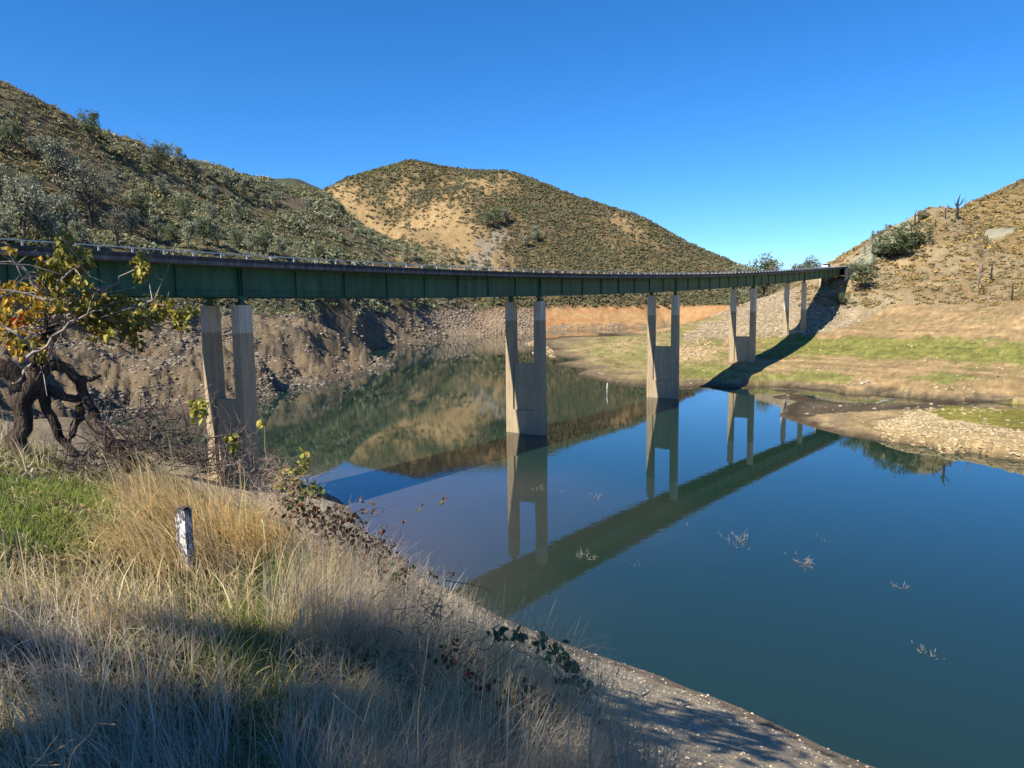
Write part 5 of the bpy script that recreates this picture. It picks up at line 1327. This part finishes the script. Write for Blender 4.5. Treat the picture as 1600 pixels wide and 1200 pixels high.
bramble('leafy yellow sprig leaning over the water right of the near pier', [[(455, 800), (462, 770), (468, 740), (478, 715)], [(440, 790), (450, 760), (470, 765), (496, 766)], [(400, 740), (430, 745), (455, 755)], [(335, 700), (380, 690), (420, 735), (450, 745)]], 8.6, 'yellow',
        [(470, 725, 6, 14), (476, 717, 5, 8), (455, 745, 9, 26), (462, 760, 8, 22), (448, 735, 6, 10), (440, 752, 8, 14)], 41, .10)
bramble('dark leaf clump drooping at the tip of the yellow sprig', [[(470, 800), (478, 775), (494, 764)]], 8.4, 'dark', [(488, 767, 7, 22), (476, 770, 7, 16), (498, 764, 4, 8)], 42, .09)
bramble('small yellow leaf bunch on thin twigs before the near pier', [[(350, 740), (352, 700), (360, 680)], [(345, 735), (375, 700), (405, 668)], [(340, 735), (320, 680), (312, 640)], [(352, 730), (380, 720), (402, 725)]], 8.8, 'yellow', [(358, 684, 7, 22), (404, 660, 4, 5), (312, 630, 6, 22), (308, 645, 6, 14), (365, 700, 5, 6)], 43, .10, mat=M_TWIG)
bramble('reddish bramble thicket on the bank edge above the water', [[(500, 880), (520, 830), (548, 800), (580, 800)], [(540, 890), (560, 850), (590, 830), (628, 850)], [(470, 850), (500, 800), (530, 795)], [(560, 890), (600, 850), (640, 800), (690, 770)], [(520, 880), (575, 810), (620, 790)], [(580, 900), (610, 860), (632, 820)]], 7.4, 'red',
        [(505, 815, 18, 70), (535, 830, 18, 75), (560, 848, 17, 60), (480, 800, 16, 56), (590, 856, 12, 30), (550, 815, 12, 26), (450, 790, 18, 50), (525, 795, 8, 12), (575, 875, 16, 40)], 44, .062, .0045, .3)
bramble('brown bramble tangle where the shelf drops to the cove', [[(600, 940), (620, 900), (650, 890), (700, 900)], [(620, 960), (660, 920), (700, 925), (740, 940)], [(580, 900), (620, 870), (650, 880)]], 6.6, 'red', [(590, 890, 14, 36), (620, 905, 12, 30), (610, 930, 12, 30), (640, 885, 6, 8), (650, 930, 12, 16)], 45, .055, .0045, .5)
bramble('long arching bramble cane with dark leaves low on the right', [[(720, 1055), (745, 1020), (780, 1000), (825, 995), (870, 1015), (905, 1045), (930, 1085)], [(700, 1040), (740, 1005), (775, 985)], [(860, 1010), (890, 1060), (915, 1100), (930, 1140)], [(730, 1060), (800, 1010), (850, 1030), (880, 1080)]], 3.9, 'dark',
        [(778, 988, 7, 10), (812, 990, 6, 10), (842, 1002, 7, 12), (868, 1012, 8, 14), (890, 1040, 9, 16), (880, 1060, 9, 14), (905, 1062, 7, 10), (918, 1085, 8, 16), (930, 1110, 8, 14), (905, 1110, 10, 14), (880, 1024, 5, 6)], 46, .058, .0035)
bramble('brown leaved bramble at the bottom edge beside the arching cane', [[(800, 1180), (840, 1110), (880, 1090)], [(760, 1140), (800, 1080), (850, 1060)], [(900, 1190), (930, 1130), (940, 1100)]], 3.6, 'red', [(800, 1090, 18, 18), (850, 1110, 18, 18), (760, 1070, 14, 14), (930, 1125, 7, 8), (700, 1020, 14, 16), (740, 1050, 12, 12)], 47, .045, .003, .3)

# ---- weed stalks with seed heads, standing out of the grass
rngw = np.random.default_rng(8)
mb = MB()
for (x, y0, y1, dx) in ((925, 1230, 1030, 8), (1000, 1240, 1090, 30), (960, 1240, 1060, -20), (885, 1240, 1075, 10), (820, 1230, 1040, 24), (1010, 1260, 1120, -16), (560, 1230, 1030, 30), (400, 1220, 1020, -8), (90, 1240, 1130, 60), (30, 1240, 1150, 60), (650, 1210, 990, 20), (700, 1220, 1000, 30), (760, 1230, 1010, 15), (980, 1250, 1080, 5), (870, 1240, 1100, -25), (455, 1230, 1050, 25)):
    r0 = 2.3 + .5 * rngw.random()
    q = jag([PR(x, y0, r0), PR(x + dx * .3, (y0 + y1) / 2, r0), PR(x + dx, y1, r0)], 7, .006, rngw); mb.tube(q, np.linspace(.0026, .0012, 7), 4, c=(.46, .38, .24))
    for k in range(4):
        i = rngw.integers(3, 7); e = rngw.normal(size=3) * .05; e[2] = abs(e[2]); mb.tube([q[i], q[i] + e], [.001, .0008], 3, c=(.46, .38, .24)); mb.tube([q[i] + e, q[i] + e * 1.25], [.0035, .0015], 4, c=(.42, .34, .22))
o = mb.build('weed_stalks', M_GRASS); tag(o, 'thin pale weed stalks with seed heads standing above the near grass', 'weeds', kind='stuff')

# ---- the old white-painted post
def white_post():
    m, nt, b = new_mat('flaking_white_paint')
    tc = nd(nt, 'ShaderNodeTexCoord'); mp = nd(nt, 'ShaderNodeMapping'); mp.inputs['Scale'].default_value = (1, 1, .38)
    nt.links.new(tc.outputs['Object'], mp.inputs[0])
    nz = nd(nt, 'ShaderNodeTexNoise'); nz.inputs['Scale'].default_value = 34; nz.inputs['Detail'].default_value = 8; nz.inputs['Roughness'].default_value = .7
    nt.links.new(mp.outputs[0], nz.inputs['Vector'])
    sp = nd(nt, 'ShaderNodeSeparateXYZ'); nt.links.new(tc.outputs['Object'], sp.inputs[0])
    mr = nd(nt, 'ShaderNodeMapRange'); mr.inputs['From Min'].default_value = .38; mr.inputs['From Max'].default_value = .6; mr.inputs['To Min'].default_value = 0; mr.inputs['To Max'].default_value = .17
    nt.links.new(sp.outputs[2], mr.inputs[0])
    su = nd(nt, 'ShaderNodeMath', operation='SUBTRACT'); nt.links.new(nz.outputs['Fac'], su.inputs[0]); nt.links.new(mr.outputs[0], su.inputs[1])
    rp = nd(nt, 'ShaderNodeValToRGB'); e = rp.color_ramp.elements; e[0].position = .44; e[0].color = (.07, .062, .055, 1); e[1].position = .52; e[1].color = (.62, .62, .63, 1)
    nt.links.new(su.outputs[0], rp.inputs[0]); nt.links.new(rp.outputs[0], b.inputs['Base Color']); b.inputs['Roughness'].default_value = .85
    bp_ = nd(nt, 'ShaderNodeBump'); bp_.inputs['Distance'].default_value = .006; nt.links.new(nz.outputs['Fac'], bp_.inputs['Height']); nt.links.new(bp_.outputs[0], b.inputs['Normal'])
    g = hit(292, 888, 3)[0]; print('post at', g); r = math.hypot(g[0], g[1])
    root = empty('wooden_post', g); tag(root, 'short square wooden post with flaking white paint standing in the grass', 'post')
    h = PR(287, 793, r)[2] - g[2]; w = 23 / 1109 * r / 2 * .68
    bm = bmesh.new(); bmesh.ops.create_cube(bm, size=1)
    for q in bm.verts: q.co = Vector((q.co.x * 2 * w, q.co.y * 2 * w, (q.co.z + .5) * (h + .25) - .25))
    bmesh.ops.subdivide_edges(bm, edges=bm.edges[:], cuts=5, use_grid_fill=True)
    random.seed(3)
    for q in bm.verts:
        q.co.x += random.uniform(-1, 1) * .0025; q.co.y += random.uniform(-1, 1) * .0025
        if q.co.z > h * .97: q.co.z += random.uniform(-1, 1) * .006 - .012 * (q.co.x > 0)
    me = bpy.data.meshes.new('post_shaft'); bm.to_mesh(me); bm.free(); me.materials.append(m)
    o = bpy.data.objects.new('post_shaft', me); COL.objects.link(o); o.parent = root
    top = MB(); top.box((0, 0, h + .004), (w * .86, 0, 0), (0, w * .86, 0), (0, 0, .006)); top.build('weathered_top', M_DTWIG, root)
    root.rotation_euler = (.01, .012, math.radians(-14))
white_post()

# ---- things in and by the water
def debris(x, y, w, n, up, label, seed, mat=None):
    rng = np.random.default_rng(seed); q = PZ(x, y, 0); s = .62 * w / 1109 * q[1]
    root = empty('floating_branch', q); tag(root, label, 'branch', 'dead branches poking out of the lake')
    mb = MB()
    for k in range(n):
        p = np.array([rng.normal() * s * .28, rng.normal() * s * .5, -.05]); d = rng.normal(size=3); d[2] = abs(d[2]) * up + .12; d /= np.linalg.norm(d)
        L = s * (.18 + .3 * rng.random()); a = p + d * L * .5 + rng.normal(size=3) * L * .1; e = a + (d + rng.normal(size=3) * .4) * L * .5
        mb.tube([p, a, e], [.016, .012, .005], 4)
        if rng.random() < .6: mb.tube([a, a + rng.normal(size=3) * L * .3 + np.array([0, 0, L * .12])], [.012, .005], 4)
    tag(mb.build('twigs', mat or M_WETTWIG, root), kind='stuff')
for a in ((918, 868, 46, 34, .35, 'dark twiggy branch lying in the bridge reflection', 61), (1153, 844, 56, 26, .8, 'upright stick with twigs rising from the water below the third pier', 62), (1253, 878, 48, 30, 1.1, 'largest cluster of spiky twigs in the open water', 63), (1402, 916, 36, 24, .4, 'flat brown twig raft right of the spiky cluster', 64),
          (1448, 1020, 44, 30, .4, 'pale twig raft nearest the camera on the right', 65), (1284, 842, 34, 9, .3, 'faint twigs behind the spiky cluster', 66), (993, 882, 18, 10, .4, 'small twig tuft just right of the bridge reflection', 67), (928, 777, 36, 16, .9, 'thin twigs inside the reflection of the deck near the second pier', 68),
          (842, 765, 26, 14, 1.0, 'twigs standing in the reflected second pier', 69), (875, 768, 18, 8, .8, 'tiny twig tuft just right of the reflected second pier', 70), (1072, 819, 22, 9, .3, 'small twigs at the edge of the bridge reflection', 71), (766, 744, 12, 6, .9, 'tiny twig left of the second pier', 72), (640, 725, 44, 14, .15, 'row of dark specks of wood on the shadowed water', 73), (1240, 970, 16, 5, .4, 'last faint twig tuft below the spiky cluster', 74)): debris(*a)
def pole():
    q = PZ(948.5, 614, 0); h = 16 / 1109 * q[1]
    root = empty('marker_pole', q); tag(root, 'thin white marker pole standing in the water left of the third pier', 'pole')
    m = mat_noise('white_plastic', (.72, .72, .70), (.82, .82, .80), 4, .5)
    mb = MB(); mb.tube([(0, 0, -1), (0, 0, h * .55), (.05, 0, h * .8), (.09, 0, h)], [.09, .09, .08, .05], 10); mb.build('shaft', m, root, True)
    mb = MB(); mb.tube([(0, 0, h * .30), (0, 0, h * .36)], [.1, .1], 10); mb.build('band', M_DTWIG, root)
pole()
def log(x0, y0, x1, y1, z, rad, label, seed, bend=.4):
    rng = np.random.default_rng(seed); a, b_ = hit(x0, y0, 60)[0], hit(x1, y1, 60)[0]; a[2] += rad * .6; b_[2] += rad * .6
    root = empty('driftwood', a); tag(root, label, 'driftwood', 'driftwood on the drained shore')
    q = jag([np.zeros(3), (b_ - a) * .5 + np.array([0, bend, 0]), b_ - a], 9, .04, rng)
    mb = MB(); mb.tube(q, np.linspace(rad, rad * .35, 9), 7, rough=.15)
    for k in (3, 5, 6): mb.tube([q[k], q[k] + np.array([rng.normal() * .4, rng.normal() * .4, .25]), q[k] + np.array([rng.normal() * .7, rng.normal() * .7, .4])], [rad * .5, rad * .3, rad * .1], 5)
    mb.build('stem', M_PALEWOOD, root, True)
M_PALEWOOD = mat_noise('bleached_wood', (.42, .38, .33), (.62, .58, .52), 9, .85)
log(1370, 630, 1395, 625, 0, .09, 'long thin bleached branch lying on the dark mud', 81)
log(1346, 601, 1358, 597, 0, .22, 'bleached stump root on the stony ledge above the mud', 82, .2)
log(1225, 628, 1233, 626, 0, .07, 'short bleached stick at the tip of the mud bar', 83, .1)
log(1385, 447, 1400, 436, 0, .22, 'fallen grey log on the knob beside the round green pine', 84, .2)
log(936, 583, 944, 585, 0, .10, 'pale stick lying on the tip of the peninsula', 85, .2)

# ---- car and sign on the far end
def car():
    n, t = 4.62, 1.9; o = bp(n, t, DEP + .36)
    root = empty('parked_car', o, math.atan2(AX[1], AX[0]) + math.pi); root.name = 'car'
    tag(root, 'white car with dark windows driving on the far end of the bridge', 'car')
    paint, _, b = new_mat('white_car_paint'); nt = paint.node_tree; b.inputs['Roughness'].default_value = .3; b.inputs['Coat Weight'].default_value = .5
    nz = nd(nt, 'ShaderNodeTexNoise'); nz.inputs['Scale'].default_value = 2; rp = nd(nt, 'ShaderNodeValToRGB'); rp.color_ramp.elements[0].color = (.72, .72, .71, 1); rp.color_ramp.elements[1].color = (.8, .8, .79, 1)
    nt.links.new(nz.outputs['Fac'], rp.inputs[0]); nt.links.new(rp.outputs[0], b.inputs['Base Color'])
    glass = mat_noise('dark_glass', (.008, .009, .011), (.014, .015, .018), 2, .08, spec=.6); rub_ = mat_noise('tyre_rubber', (.015, .015, .015), (.03, .03, .03), 8, .85)
    def hull(prof, w0, w1):
        mb = MB(); k = len(prof); zs = [p[1] for p in prof]; z0, z1 = min(zs), max(zs)
        v = [(x, s * (w0 + (w1 - w0) * (z - z0) / (z1 - z0)), z) for s in (-1, 1) for x, z in prof]
        mb.add(v, [tuple(range(k)), tuple(range(k, 2 * k))[::-1]] + [(i, k + i, k + (i + 1) % k, (i + 1) % k) for i in range(k)]); return mb
    bd = hull([(-2.2, .35), (2.25, .35), (2.3, .7), (2.2, .95), (1.1, 1.05), (-2.0, 1.08), (-2.25, .95)], .92, .86).build('body', paint, root)
    hull([(-1.95, 1.083), (1.15, 1.055), (.45, 1.58), (-1.6, 1.60)], .82, .66).build('window', glass, root)
    hull([(-1.62, 1.603), (.47, 1.583), (.35, 1.68), (-1.5, 1.70)], .67, .60).build('roof', paint, root)
    for x in (-1.35, 1.4):
        for s in (-1, 1):
            mb = MB(); mb.tube([(x, s * .70, .34), (x, s * .935, .34)], [.34, .34], 14); w = mb.build('wheel', rub_, root)
            mb = MB(); mb.tube([(x, s * .936, .34), (x, s * .945, .34)], [.2, .2], 10); mb.build('rim', M_RAIL, w)
    for s in (-1, 1):
        mb = MB(); mb.box((2.27, s * .62, .80), (.03, 0, 0), (0, .17, 0), (0, 0, .08)); mb.build('headlight', M_RAIL, root)
car()
def sign():
    o = bp(4.86, -WD + .1, DEP + .62)
    root = empty('road_sign', o); tag(root, 'small road sign on a post at the far bridge end beside the car', 'sign')
    mb = MB(); mb.tube([(0, 0, -.1), (0, 0, 2.6)], [.06, .05], 6); mb.build('post', M_GREYWOOD, root)
    mb = MB(); mb.box((0, 0, 2.65), T3 * .75, A3 * .03, Z3 * .22); mb.build('panel', M_GREYWOOD, root)
sign()

# ---- oaks behind and left of the viewer, whose shade lies on the near grass and the slope
first = unit_tree('tall_oak', 51)
for k, (x, y, h, w, l) in enumerate(((-10.5, 6.8, 13.4, 1.4, 'oak left of the gnarled tree, outside the frame'), (-10.0, -5.9, 15, 1.0, 'oak behind the viewer on the left, shading the grass'), (-7.3, -6.4, 15, 1.0, 'oak behind the viewer, second from the left'), (-5.6, -8.0, 15, 1.1, 'oak behind the viewer, third from the left'),
        (-9.6, -5.2, 20, .85, 'taller oak behind the viewer on the left'), (-6.5, -9.1, 20, .85, 'taller oak behind the viewer in the middle'), (-3.5, -7.5, 14, 1.2, 'oak behind the viewer on the right'))):
    o = first if k == 0 else copy_tree(first); o.name = 'oak_tree'
    o.location = (x, y, gz(x, y)); o.scale = (h * w, h * w, h); o.rotation_euler = (0, 0, k * 2.0)
    o['label'] = l; o['category'] = 'tree'; o['group'] = 'oaks behind the viewer'
